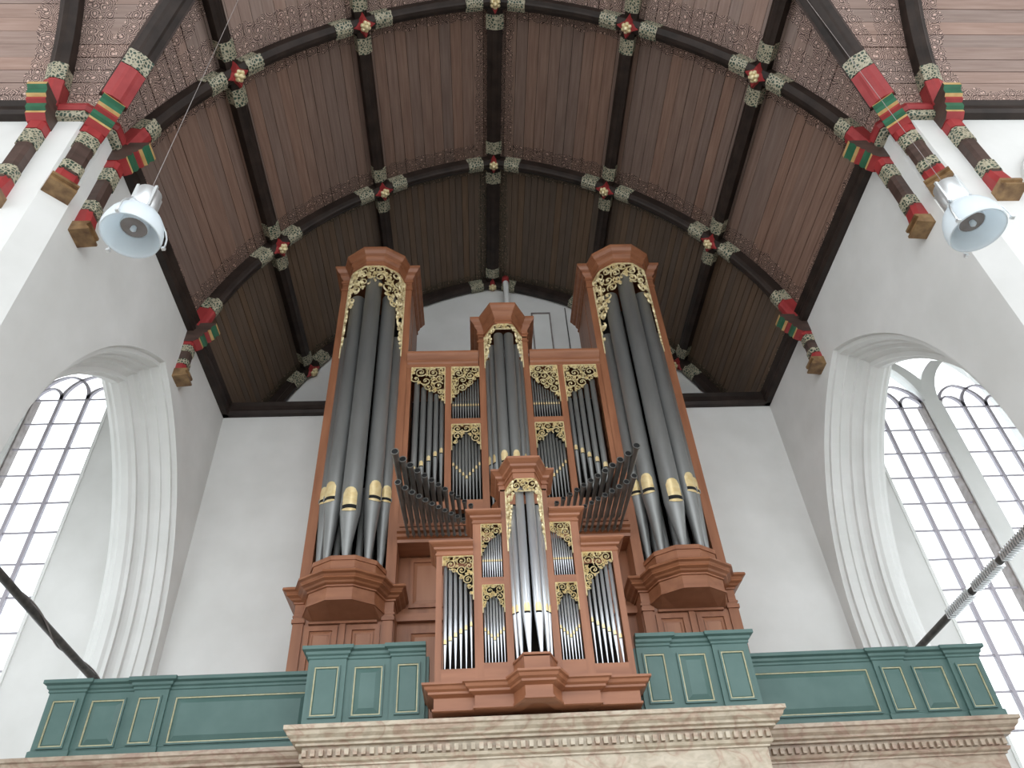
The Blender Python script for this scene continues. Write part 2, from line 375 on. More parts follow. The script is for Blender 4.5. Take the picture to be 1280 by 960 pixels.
backing('ceiling', lambda x: YT-x, lambda x: YT-5.3, R=RB, m_='floor')

# ================================================================== VAULT RIBS
RIBP = [(-0.075, 0.24), (-0.075, 0.10), (-0.105, 0.075), (-0.105, 0.045), (-0.055, 0.02), (-0.03, 0.0), (0.03, 0.0), (0.055, 0.02), (0.105, 0.045), (0.105, 0.075), (0.075, 0.10), (0.075, 0.24)]
def curve_sweep(m, pts, outs, side, prof, mi=0, smooth=False):
    """pts on intrados, outs = direction into the vault per point, side = lateral direction"""
    k = len(prof); vs = []
    for p, o in zip(pts, outs):
        for a, b in prof: vs.append(Vector(p)+Vector(side)*a+Vector(o)*b)
    fs = [(i*k+j, (i+1)*k+j, (i+1)*k+(j+1) % k, i*k+(j+1) % k) for i in range(len(pts)-1) for j in range(k)]
    m.add(vs, fs, mi, smooth); m.add(vs, [tuple(range(k-1, -1, -1)), tuple(range((len(pts)-1)*k, len(pts)*k))], mi)
TP = [math.atan2(3.54, 5.16), math.atan2(5.27, 3.49)]   # purlin angles
def boss(root, pos, down, ax, sc=1.0):
    """red four-pointed junction block with a gilded flower hanging under it"""
    m = MB(); ax = Vector(ax); down = Vector(down); lat = down.cross(ax).normalized(); p = Vector(pos)
    vs = []
    for k in range(8):
        a = 2*PI*k/8; r = (0.24 if k % 2 == 0 else 0.115)*sc
        vs += [p+ax*r*math.cos(a)+lat*r*math.sin(a)-down*0.10, p+ax*r*0.75*math.cos(a)+lat*r*0.75*math.sin(a)+down*0.035]
    fs = [(2*k, 2*((k+1) % 8), 2*((k+1) % 8)+1, 2*k+1) for k in range(8)]
    m.add(vs, fs); m.add(vs, [tuple(range(1, 16, 2))])
    b = m.build('boss', 'red', root)
    f = MB()
    for k in range(6):
        a = 2*PI*k/6; c = p+(ax*math.cos(a)+lat*math.sin(a))*0.062*sc+down*0.06
        f.tube([c-down*0.035, c, c+down*0.028], [0.034*sc, 0.037*sc, 0.012], 7)
    f.tube([p, p+down*0.09, p+down*0.12], [0.045*sc, 0.045*sc, 0.012], 8)
    f.build('gilded_flower', 'goldcarve', b)
COLP = [(a*1.16, (b-0.012) if b < 0.2 else b) for a, b in RIBP]
def sleeve(root, pts, outs, side, name='collar', m_='collar', prof=COLP):
    c = MB(); curve_sweep(c, pts, outs, side, prof); return c.build(name, m_, root)
def corbel(root, px, py, ux, uy, zt, zb, sc=1.0, proj=0.42):
    """painted corbel and wall post: (ux,uy) points into the room"""
    vx, vy = -uy, ux; h = 0.115*sc
    prof = [(0, zt), (proj, zt), (proj, zt-.05), (proj-.05, zt-.08), (proj-.06, zt-.15), (proj-.10, zt-.17), (proj-.10, zt-.205), (proj-.15, zt-.225), (proj-.155, zt-.29), (proj-.20, zt-.31), (proj-.20, zt-.35), (0.14, zt-.40), (0, zt-.40)]
    cols = [3, 3, 3, 0, 3, 2, 3, 0, 3, 2, 3, 1]
    m = MB(); n = len(prof)
    P = lambda o, s_, z: (px+ux*o+vx*s_, py+uy*o+vy*s_, z)
    L = [P(o, -h, z) for o, z in prof]; Rr = [P(o, h, z) for o, z in prof]
    for i in range(n-1):
        if i == 0: ci = 1
        else: ci = {1: 3, 2: 0, 3: 0, 4: 3, 5: 2, 6: 2, 7: 0, 8: 0, 9: 3, 10: 2, 11: 2}[i]
        m.add([L[i], L[i+1], Rr[i+1], Rr[i]], [(0, 1, 2, 3)], ci)
    m.add(L, [tuple(range(n))], 1); m.add(Rr, [tuple(range(n-1, -1, -1))], 1)
    c = m.build('corbel', ['pgreen', 'beamwarm', 'red', 'ochre'], root)
    # wall post
    w_ = 0.095*sc; d = 0.13
    def seg(o, za, zb_, mt, nm, par, ww=1.0, dd=1.0, taper=0.0):
        s_ = MB(); a = w_*ww; 
        pr = [(0, -a), (d*dd*0.75, -a), (d*dd, -a*0.6), (d*dd, a*0.6), (d*dd*0.75, a), (0, a)]
        vs = [P(x, y, za) for x, y in pr]+[P(x+taper, y, zb_) for x, y in pr]; k = len(pr)
        s_.add(vs, [(i, (i+1) % k, k+(i+1) % k, k+i) for i in range(k)]+[tuple(range(k-1, -1, -1)), tuple(range(k, 2*k))])
        return s_.build(nm, mt, par)
    H = zt-.38-zb
    wp = seg(0, zt-.38, zb+.10, 'beamwarm', 'wall_post', root)
    seg(0, zt-.37, zt-.37-H*.12, 'red', 'red_band', wp, 1.1, 1.12)
    seg(0, zt-.37-H*.13, zt-.37-H*.30, 'collar', 'painted_band', wp, 1.1, 1.1)
    seg(0, zb+.12+H*.20, zb+.12+H*.32, 'collar', 'painted_band', wp, 1.1, 1.1)
    seg(0, zb+.10, zb+.12+H*.19, 'red', 'red_band', wp, 1.12, 1.35, -0.05)
    b = MB(); bp = [(0, zb+.14), (.20, zb+.14), (.20, zb+.105), (.17, zb+.09), (.185, zb+.05), (.215, zb+.03), (.215, zb), (0, zb-.02)]
    a = w_*1.35; n = len(bp); L = [P(o, -a, z) for o, z in bp]; Rr = [P(o, a, z) for o, z in bp]
    b.add(L+Rr, [(i, (i+1) % n, n+(i+1) % n, n+i) for i in range(n)]+[tuple(range(n-1, -1, -1)), tuple(range(n, 2*n))])
    b.build('foot_block', 'brass', wp)
def arch_rib(Y, label, zb, prof_s=1.0, feet=True):
    root = thing('arch_rib', (0, Y, ZP), label, 'rib', 'transverse arches of the nave vault')
    tf = math.asin((10.53-VZ)/RR)
    for sd in (-1, 1):
        n = 30; ths = [lerp(tf, math.acos(VC/RR), i/n) for i in range(n+1)]
        pts = [(sd*max(vp(t, RR)[0], 0), Y, vp(t, RR)[1]) for t in ths]; outs = [(sd*math.cos(t), 0, math.sin(t)) for t in ths]
        m = MB(); curve_sweep(m, pts, outs, (0, 1, 0), [(a*prof_s, b) for a, b in RIBP]); m.build('rib_beam', 'beam', root)
        for tc in TP+[math.acos(VC/RR)]:
            for s_ in (-1, 1):
                if tc > 1.3 and s_ > 0: continue
                a, b = tc+s_*0.034, tc+s_*0.082
                tt = [lerp(a, b, k/4) for k in range(5)]
                sleeve(root, [(sd*vp(t, RR)[0], Y, vp(t, RR)[1]) for t in tt], [(sd*math.cos(t), 0, math.sin(t)) for t in tt], (0, 1, 0))
        for t in TP:
            boss(root, (sd*vp(t, RR)[0], Y, vp(t, RR)[1]), (-sd*math.cos(t), 0, -math.sin(t)), (0, 1, 0))
        if feet:
            tt = [tf+0.058+0.036*k/4 for k in range(5)]
            sleeve(root, [(sd*vp(t, RR)[0], Y, vp(t, RR)[1]) for t in tt], [(sd*math.cos(t), 0, math.sin(t)) for t in tt], (0, 1, 0))
            tt = [tf-0.01+0.066*k/4 for k in range(5)]
            sleeve(root, [(sd*vp(t, RR)[0], Y, vp(t, RR)[1]) for t in tt], [(sd*math.cos(t), 0, math.sin(t)) for t in tt], (0, 1, 0), 'red_foot', 'red')
            corbel(root, sd*W, Y, -sd, 0, 10.53, zb)
    boss(root, (0, Y, vp(TH1, RR)[1]+0.02), (0, 0, -1), (0, 1, 0))
    return root
arch_rib(YA, 'dark painted vault arch farthest back, partly hidden behind the organ towers', 0, feet=False)
arch_rib(YB, 'dark painted vault arch across the nave directly above the organ towers', 9.41)
arch_rib(YCf, 'dark painted vault arch nearest the camera, with its foot brackets beside the lamps', 8.73)
# purlins along the vault
def purlin(th, sd, label, R=RR+0.03, wd=1.05):
    root = thing('purlin', (sd*vp(th, R)[0] if th < 1.3 else 0, YB, vp(th, R)[1]), label, 'rib', 'straight ribs along the nave vault')
    x, z = (sd*vp(th, R)[0], vp(th, R)[1]) if th < 1.3 else (0, vp(TH1, R)[1]+0.02)
    o = (sd*math.cos(th), 0, math.sin(th)) if th < 1.3 else (0, 0, 1); lat = Vector(o).cross(Vector((0, 1, 0)))
    pr = [(a*wd, b) for a, b in RIBP]
    yend = YT+abs(x)+0.05 if th < 1.3 else YT
    for a, b in ((YA+0.1, YB), (YB, YCf), (YCf, yend)):
        m = MB(); curve_sweep(m, [(x, a-0.05, z), (x, b+0.05, z)], [o, o], lat, pr); m.build('beam', 'beam', root)
    for yj in (YA, YB, YCf):
        for s_ in (-1, 1):
            if yj == YA and s_ > 0: continue
            m = MB(); curve_sweep(m, [(x, yj+s_*0.22, z), (x, yj+s_*0.48, z)], [o, o], lat, [(a*1.14, b-0.012 if b < .2 else b) for a, b in pr]); m.build('collar', 'collar', root)
    return root
purlin(TH1, 1, 'straight black timber rib along the crown of the vault', wd=1.3)
for sd, s1 in ((-1, 'left'), (1, 'right')):
    purlin(TP[1], sd, f'straight black timber rib just {s1} of the crown of the vault')
    purlin(TP[0], sd, f'straight black timber rib low on the {s1} slope of the vault')
# crossing: diagonal groin ribs and transept arches
for sd, s1 in ((-1, 'left'), (1, 'right')):
    root = thing('diagonal_rib', (sd*W, YC, ZP), f'thick diagonal vault rib rising from the {s1} corner pier of the crossing', 'rib', 'diagonal ribs of the crossing vault')
    tf = math.asin((10.6-VZ)/RR); n = 34
    ths = [lerp(tf, math.acos(VC/RR), i/n) for i in range(n+1)]
    f = lambda t: (sd*max(vp(t, RR)[0], 0)*1.0, YT+max(vp(t, RR)[0], 0), vp(t, RR)[1])
    dv = lambda t: (sd*math.cos(t)*0.6, math.cos(t)*0.6, math.sin(t))
    lat = Vector((sd, 1, 0)).cross(Vector((0, 0, 1))).normalized()
    m = MB(); curve_sweep(m, [f(t) for t in ths], [dv(t) for t in ths], lat, [(a*1.35, b*1.1) for a, b in RIBP]); m.build('rib_beam', 'beam', root)
    m = MB(); curve_sweep(m, [f(t) for t in ths], [dv(t) for t in ths], lat, [(-.17, .24), (-.17, .17), (.17, .17), (.17, .24)]); m.build('edge_board', 'beamwarm', root)
    cp_ = [(a*1.5, b-.015 if b < .2 else b) for a, b in RIBP]
    tt = [tf+0.07+0.035*k/3 for k in range(4)]; sleeve(root, [f(t) for t in tt], [dv(t) for t in tt], lat, 'collar', 'collar', cp_)
    tt = [tf-0.01+0.078*k/3 for k in range(4)]; sleeve(root, [f(t) for t in tt], [dv(t) for t in tt], lat, 'red_foot', 'red', cp_)
    tt = [1.12+0.04*k/3 for k in range(4)]; sleeve(root, [f(t) for t in tt], [dv(t) for t in tt], lat, 'collar', 'collar', cp_)
    k = 1/math.sqrt(2)
    corbel(root, sd*5.11, -5.66, -sd*k, -k, 10.58, 8.95, 1.15)
    # transept arch
    xr = 5.62
    root = thing('transept_arch_rib', (sd*xr, YC, ZP), f'dark curved vault rib at the mouth of the {s1} transept', 'rib', 'arches at the transept mouths')
    tf = math.asin((10.53-VZ)/RR)
    ths = [lerp(tf, math.acos(VC/RR), i/n) for i in range(n+1)]
    g2 = lambda t: (sd*xr, YT+max(vp(t, RR)[0], 0), vp(t, RR)[1]); o2 = lambda t: (0, math.cos(t), math.sin(t))
    m = MB(); curve_sweep(m, [g2(t) for t in ths], [o2(t) for t in ths], (1, 0, 0), [(a*1.1, b) for a, b in RIBP]); m.build('rib_beam', 'beam', root)
    tt = [tf+0.058+0.04*k_/4 for k_ in range(5)]; sleeve(root, [g2(t) for t in tt], [o2(t) for t in tt], (1, 0, 0))
    tt = [tf-0.01+0.066*k_/4 for k_ in range(5)]; sleeve(root, [g2(t) for t in tt], [o2(t) for t in tt], (1, 0, 0), 'red_foot', 'red')
    corbel(root, sd*xr, YC, 0, -1, 10.53, 8.6)

# ================================================================== AISLE WINDOWS
def aisle(sx, nm, wn, x0, pitch, mull, zr0, dz, nrows, label=None):
    """end wall of the side aisle with its traceried window; x measured outwards"""
    xs = [x0, x0+pitch, x0+2*pitch, x0+3*pitch]; m0 = xs[3]; m1 = m0+mull
    xs2 = [m1, m1+pitch, m1+2*pitch, m1+3*pitch]; xe = xs2[3]
    zb = zr0-dz*nrows; zc = zr0+0.05; xc = (m0+m1)/2; hs = xe-xc; R_ = hs*1.25
    def head(x):      # pointed head of the window
        c = R_-hs; d = abs(x-xc)+c; return zc+math.sqrt(max(R_*R_-d*d, 0))
    Yg = 0.12
    wal = MB(); n = 24; xsamp = [lerp(x0, xe, i/n) for i in range(n+1)]
    for a, b in zip(xsamp[:-1], xsamp[1:]):
        wal.add([(sx*a, 0, head(a)), (sx*b, 0, head(b)), (sx*b, 0, 14.2), (sx*a, 0, 14.2)], [(0, 1, 2, 3)])
        wal.add([(sx*a, 0, head(a)), (sx*b, 0, head(b)), (sx*b, 0.4, head(b)), (sx*a, 0.4, head(a))], [(0, 1, 2, 3)])
    wal.box(sx*5.84, sx*x0, 0, 0.4, 0, 14.2); wal.box(sx*xe, sx*12.4, 0, 0.4, 0, 14.2); wal.box(sx*x0, sx*xe, 0, 0.4, 0, zb)
    tag(wal.build('wall_aisle_'+nm, 'plaster'), kind='structure')
    win = tag(empty(wn, (sx*xc, Yg, zb)), kind='structure')
    # thick central mullion branching into the head
    mu = MB(); mu.box(sx*m0, sx*m1, 0.03, 0.24, zb, zr0+0.1, 0)
    for d in (-1, 1):
        Rm = 1.5*hs/1.6; q = [(xc+d*(Rm-Rm*math.cos(a)), zr0+0.02+Rm*math.sin(a)) for a in [0.09*i for i in range(11)]]
        q = [p for p in q if p[1] < head(p[0])+0.12]
        curve_sweep(mu, [(sx*x, 0.031 if d > 0 else 0.034, z) for x, z in q], [(0, 1, 0)]*len(q), (1, 0, 0), [(-mull/2*.8, 0), (mull/2*.8, 0), (mull/2*.8, .2), (-mull/2*.8, .2)])
    mu.build('mullion', 'stonewhite', win)
    sf = MB(); sf.box(sx*(m0-0.032), sx*m0, 0.07, 0.26, zb, zr0+0.1)  # narrow brown-grey strip along the mullion's inner side face
    sf.build('mullion_fillet', 'mullion', win)
    def bar(x, z0, z1, w_=0.058, nm_='bar'): MB().box(sx*(x-w_/2), sx*(x+w_/2), Yg-0.03, Yg+0.03, z0, z1).build(nm_, 'leadbar', win)
    for x in (xs[1], xs[2], xs2[1], xs2[2]): bar(x, zb, zr0)
    zrows = [zr0-dz*i for i in range(nrows)]
    for L in (xs, xs2):
        for z in zrows:
            MB().box(sx*L[0], sx*L[3], Yg-0.012, Yg+0.012, z-0.014, z+0.014).build('saddle_bar', 'leadbar', win)
    # intersecting curved glazing bars in the head
    def arc_bar(xa, xb):
        mcx = (xa+xb)/2; h = (xb-xa)/2; t = MB(); Ra = h*1.22; c = Ra-h
        am = math.acos(c/Ra)
        for d in (-1, 1):
            P = [(sx*(mcx+d*(Ra*math.cos(a)-c)), Yg, zr0+Ra*math.sin(a)) for a in [am*i/8 for i in range(9)]]
            P = [p for p in P if p[2] < head(abs(p[0]))-0.01]
            if len(P) > 1:
                outs = []; 
                curve_sweep(t, P, [Vector((0, 1, 0))]*len(P), (sx*1.0, 0, 0), [(-.034, -.03), (.034, -.03), (.034, .03), (-.034, .03)])
        if t.v: t.build('tracery_bar', 'leadbar', win)
    for L in (xs, xs2):
        arc_bar(L[0], L[2]); arc_bar(L[1], L[3]); arc_bar(L[0], L[1]); arc_bar(L[2], L[3])
    # panes
    for L in (xs, xs2):
        for i in range(3):
            for j in range(nrows):
                z1 = zr0-dz*j
                MB().box(sx*(L[i]+0.02), sx*(L[i+1]-0.02), Yg+0.002, Yg+0.008, z1-dz+0.015, z1-0.015).build('pane', 'glass', win)
            a, b = L[i]+0.02, L[i+1]-0.02
            p = [(sx*a, Yg+0.002, zr0+0.015), (sx*b, Yg+0.002, zr0+0.015)]+[(sx*lerp(b, a, k/5), Yg+0.002, head(lerp(b, a, k/5))) for k in range(6)]
            MB().extr(p, (0, 0.006, 0)).build('pane', 'glass', win)
    # slim raised frame at the inner jamb
    MB().box(sx*(x0-0.05), sx*x0, -0.02, 0.12, zb, zr0).build('jamb', 'stonewhite', win)
    # aisle outer wall and sloping ceiling
    o = MB(); o.box(sx*12.4, sx*12.8, YC+0.35, 0.4, 0, 4.0)
    for yy in (-5.4, -3.6, -1.8, 0.0): pass
    o.box(sx*12.4, sx*12.8, YC+0.35, 0.4, 9.0, 14.2)
    o.box(sx*12.4, sx*12.8, YC+0.35, -4.6, 4, 9); o.box(sx*12.4, sx*12.8, -1.2, 0.4, 4, 9)
    tag(o.build('wall_aisle_outer_'+nm, 'plaster'), kind='structure')
    tag(MB().box(sx*5.84, sx*12.8, YC+0.35, 0.4, 14.2, 14.4).build('ceiling', 'plaster'), kind='structure')
    tag(MB().box(sx*5.6, sx*5.84, YC+0.35, 0.4, ZP+.3, 14.2).build('wall_clerestory_'+nm, 'plaster'), kind='structure')
aisle(1, 'right', 'window_2', 6.66, 0.447, 0.34, 10.33, 0.524, 12)
aisle(-1, 'left', 'window_1', 7.12, 0.475, 0.34, 10.96, 0.557, 13)
for sx, s1 in ((-1, 'left'), (1, 'right')):
    t = thing('tie_beam', (sx*5.3, -2.5, 5.38), f'slim dark iron tie beam crossing the {s1} arcade arch above the balustrade', 'beam', 'tie beams in the arcade arches')
    m = MB(); m.tube([(sx*5.3, -0.25, 5.29), (sx*5.3, -2.5, 5.38), (sx*5.3, -4.75, 5.5)], 0.045, 8); m.build('rod', 'iron', t)
    k = MB()
    for i in range(60):
        y = -1.9-i*0.045; z = 5.38+(-2.5-y)*0.042
        if i % 15 in (0, 1): continue
        k.box(sx*5.3-0.052, sx*5.3+0.052, y-0.012, y+0.012, z-0.052, z+0.052)
    if sx > 0: tag(k.build('clamp_rings', 'chrome', t), kind='stuff')
    h = MB(); pts = [(sx*5.3+0.053*math.cos(i*0.11), -1.0-i*0.03, 5.322+i*0.0013+0.053*math.sin(i*0.11)) for i in range(115)]
    if sx < 0: h.tube(pts, 0.009, 5); h.build('wound_cable', 'mullion', t)

# ================================================================== ORGAN BUILDING BLOCKS
def pipe(root, x, y, zf, zm, zt, r, nx, ny, metal='lead', mh=None, seg=14, foot_r=None, goldr=0.62):
    """open flue pipe: cone foot to zm, body above; (nx,ny) is the facing direction"""
    fr = foot_r or max(r*0.28, 0.008); m = MB()
    m.lathe(x, y, [(fr, zf), (r*0.97, zm-r*0.25), (r, zm)], seg); m.lathe(x, y, [(r*0.985, zm+0.0), (r, zm+r*0.2), (r, zt), (r*0.9, zt), (r*0.9, zt-0.1)], seg)
    p = m.build('pipe', metal, root)
    mh = mh or r*2.2; a0 = math.atan2(ny, nx); g_ = MB(); hw = goldr; n = 6; vs = []; k = 6
    rr = r*1.03+0.001
    for i in range(n+1):
        a = lerp(-hw, hw, i/n); top = mh*(0.72+0.28*math.sqrt(max(1-(a/hw)**2, 0)))
        for z in (zm+r*0.30, zm+top):
            vs.append((x+rr*math.cos(a0+a), y+rr*math.sin(a0+a), z))
    g_.add(vs, [(2*i, 2*i+2, 2*i+3, 2*i+1) for i in range(n)], smooth=True)
    vs2 = []
    for i in range(n+1):
        a = lerp(-hw, hw, i/n)
        vs2 += [(x+rr*math.cos(a0+a), y+rr*math.sin(a0+a), zm-r*0.12), (x+rr*math.cos(a0+a), y+rr*math.sin(a0+a), zm+r*0.30)]
    g_.add(vs2, [(2*i, 2*i+2, 2*i+3, 2*i+1) for i in range(n)], 1)
    if r > 0.06:   # lower lip and side ears
        vs3 = []
        for i in range(n+1):
            a = lerp(-hw, hw, i/n); d = 1-(a/hw)**2*0.6
            vs3 += [(x+rr*math.cos(a0+a), y+rr*math.sin(a0+a), zm-r*0.12), (x+rr*math.cos(a0+a)*1.0, y+rr*math.sin(a0+a), zm-r*(0.12+0.34*d))]
        g_.add(vs3, [(2*i, 2*i+1, 2*i+3, 2*i+2) for i in range(n)], 0, True)
        for s_ in (-1, 1):
            a = a0+s_*hw*1.02; c, sn = math.cos(a), math.sin(a)
            g_.extr([(x+c*rr*0.98, y+sn*rr*0.98, zm-r*.2), (x+c*rr*1.12, y+sn*rr*1.12, zm-r*.1), (x+c*rr*1.12, y+sn*rr*1.12, zm+r*.5), (x+c*rr*0.98, y+sn*rr*0.98, zm+r*.7)], (-sn*0.006, c*0.006, 0), 2)
    g_.build('mouth', ['gold', 'slit', metal], p)
    return p
def fret(root, poly, mapf, seed, big=0.11, cnt=40, thick=0.02, edges=None, tube=0.0085, mincut=0.016, ):
    """pierced scroll carving filling a 2-D outline; mapf(s,z,depth)->3-D"""
    rnd = random.Random(seed); m = MB(); n = len(poly)
    def dist(p):
        inside = False; dm = 9
        for i in range(n):
            (x1, y1), (x2, y2) = poly[i], poly[(i+1) % n]
            if (y1 > p[1]) != (y2 > p[1]) and p[0] < (x2-x1)*(p[1]-y1)/(y2-y1)+x1: inside = not inside
            L = (x2-x1)**2+(y2-y1)**2; t = max(0, min(1, ((p[0]-x1)*(x2-x1)+(p[1]-y1)*(y2-y1))/(L+1e-12)))
            dm = min(dm, math.hypot(p[0]-x1-t*(x2-x1), p[1]-y1-t*(y2-y1)))
        return dm if inside else -dm
    xs = [p[0] for p in poly]; zs = [p[1] for p in poly]; cs = []
    cand = [(rnd.uniform(min(xs), max(xs)), rnd.uniform(min(zs), max(zs))) for _ in range(900)]
    cd = [(c, dist(c)) for c in cand]; cd = [(c, d) for c, d in cd if d > mincut*0.6]
    def ribbon(pts, w0, w1):
        k = len(pts); vs = []
        for i, p in enumerate(pts):
            a = pts[max(i-1, 0)]; b = pts[min(i+1, k-1)]; dx, dz = b[0]-a[0], b[1]-a[1]; L = math.hypot(dx, dz)+1e-9; nx_, nz_ = -dz/L, dx/L; w_ = lerp(w0, w1, i/(k-1))
            vs += [mapf(p[0]+nx_*w_, p[1]+nz_*w_, 0.0), mapf(p[0], p[1], thick), mapf(p[0]-nx_*w_, p[1]-nz_*w_, 0.0)]
        m.add(vs, [(3*i, 3*i+1, 3*i+4, 3*i+3) for i in range(k-1)]+[(3*i+1, 3*i+2, 3*i+5, 3*i+4) for i in range(k-1)])
    for j in range(cnt):
        best = None
        for c, d in cd:
            r = min(d, big)
            for (q, qr) in cs:
                r = min(r, math.hypot(c[0]-q[0], c[1]-q[1])-qr)
                if r < mincut: break
            if r >= mincut and (best is None or r > best[1]): best = (c, r)
        if not best: break
        cs.append(best)
    for (c, r) in cs:
        sg = rnd.choice((-1, 1)); a0 = rnd.uniform(0, 2*PI); tw = rnd.uniform(1.15, 1.6); k = 14 if r > 0.03 else 9
        pts = [(c[0]+(r*1.06*(1-0.78*i/k))*math.cos(a0+sg*tw*2*PI*i/k), c[1]+(r*1.06*(1-0.78*i/k))*math.sin(a0+sg*tw*2*PI*i/k)) for i in range(k+1)]
        ribbon(pts, tube, tube*0.75)
        ribbon([(c[0]-r*.12, c[1]-r*.12), (c[0]+r*.12, c[1]+r*.12)], r*0.14, r*0.14)
        for _ in range(2):     # small leaf curling off the scroll
            a = rnd.uniform(0, 2*PI); b_ = a+rnd.uniform(.5, .9)
            p = [(c[0]+r*math.cos(a), c[1]+r*math.sin(a)), (c[0]+r*1.22*math.cos((a+b_)/2), c[1]+r*1.22*math.sin((a+b_)/2)), (c[0]+r*1.3*math.cos(b_), c[1]+r*1.3*math.sin(b_))]
            if dist(p[2]) > 0: ribbon(p, tube, tube*0.3)
    for i in range(n):
        (xa_, za_), (xb_, zb_) = poly[i], poly[(i+1) % n]
        if abs(za_-zb_) > 1e-4 and abs(xa_-xb_) > 1e-4: continue
        a, b = poly[i], poly[(i+1) % n]; k = max(1, int(math.hypot(a[0]-b[0], a[1]-b[1])/0.08))
        ribbon([(lerp(a[0], b[0], t/k), lerp(a[1], b[1], t/k)) for t in range(k+1)], tube*1.05, tube*1.05)
    return m.build('gilded_carving', 'goldcarve', root)
def lowz(poly, x, add=.05):
    """height of the lower edge of a carving outline at x"""
    zs = []
    for a, b in zip(poly, poly[1:]+poly[:1]):
        if abs(a[0]-b[0]) > 1e-6 and min(a[0], b[0]) <= x <= max(a[0], b[0]): zs.append(lerp(a[1], b[1], (x-a[0])/(b[0]-a[0])))
    return (min(zs) if zs else poly[0][1]-.1)+add
def flat_map(Y): return lambda s, z, d: (s, Y-d, z)
def path_map(path, cx=0.0):
    """arc-length position s (0 = middle of path) -> point on plan polyline, bulging outwards"""
    seg = [(Vector(a), Vector(b)) for a, b in zip(path[:-1], path[1:])]; Ls = [(b-a).length for a, b in seg]; T = sum(Ls)
    def f(s, z, d):
        t = s+T/2; i = 0
        while i < len(seg)-1 and t > Ls[i]: t -= Ls[i]; i += 1
        a, b = seg[i]; u = (b-a)/Ls[i]; p = a+u*t; nn = Vector((u.y, -u.x)); return (p.x+nn.x*d, p.y+nn.y*d, z)
    return f, T
def cornice(h, out, base=0.0):
    """classical cornice profile of height h and projection out, from z=0"""
    return [(base-0.02, 0), (base+out*.10, 0), (base+out*.12, h*.12), (base+out*.18, h*.16), (base+out*.22, h*.34), (base+out*.40, h*.50), (base+out*.44, h*.56), (base+out*.60, h*.60), (base+out*.70, h*.74), (base+out*.92, h*.86), (base+out, h*.90), (base+out, h), (base-0.02, h)]
def corn(root, path, z, h, out, name='cornice', m_='woodx'):
    return MB().sweep(path, [(o, z+q) for o, q in cornice(h, out)]).build(name, m_, root)
def cap(root, pts, z, t=0.02, name='top_board', m_='woodx'):
    return MB().extr([(x, y, z) for x, y in pts], (0, 0, t)).build(name, m_, root)
def panel(root, x0, x1, Y, z0, z1, m_f='wood', m_p='woodpanel', b=0.035, dep=0.025):
    f = MB(); f.box(x0, x0+b, Y-dep, Y, z0, z1); f.box(x1-b, x1, Y-dep, Y, z0, z1); f.box(x0+b, x1-b, Y-dep, Y, z0, z0+b); f.box(x0+b, x1-b, Y-dep, Y, z1-b, z1)
    fr = f.build('panel_frame', m_f, root)
    i = b*1.0; p = MB(); p.add([(x0+b, Y, z0+b), (x1-b, Y, z0+b), (x1-b, Y, z1-b), (x0+b, Y, z1-b), (x0+b+i, Y-dep*.7, z0+b+i), (x1-b-i, Y-dep*.7, z0+b+i), (x1-b-i, Y-dep*.7, z1-b-i), (x0+b+i, Y-dep*.7, z1-b-i)],
        [(0, 1, 5, 4), (1, 2, 6, 5), (2, 3, 7, 6), (3, 0, 4, 7), (4, 5, 6, 7)])
    p.build('panel', m_p, fr)

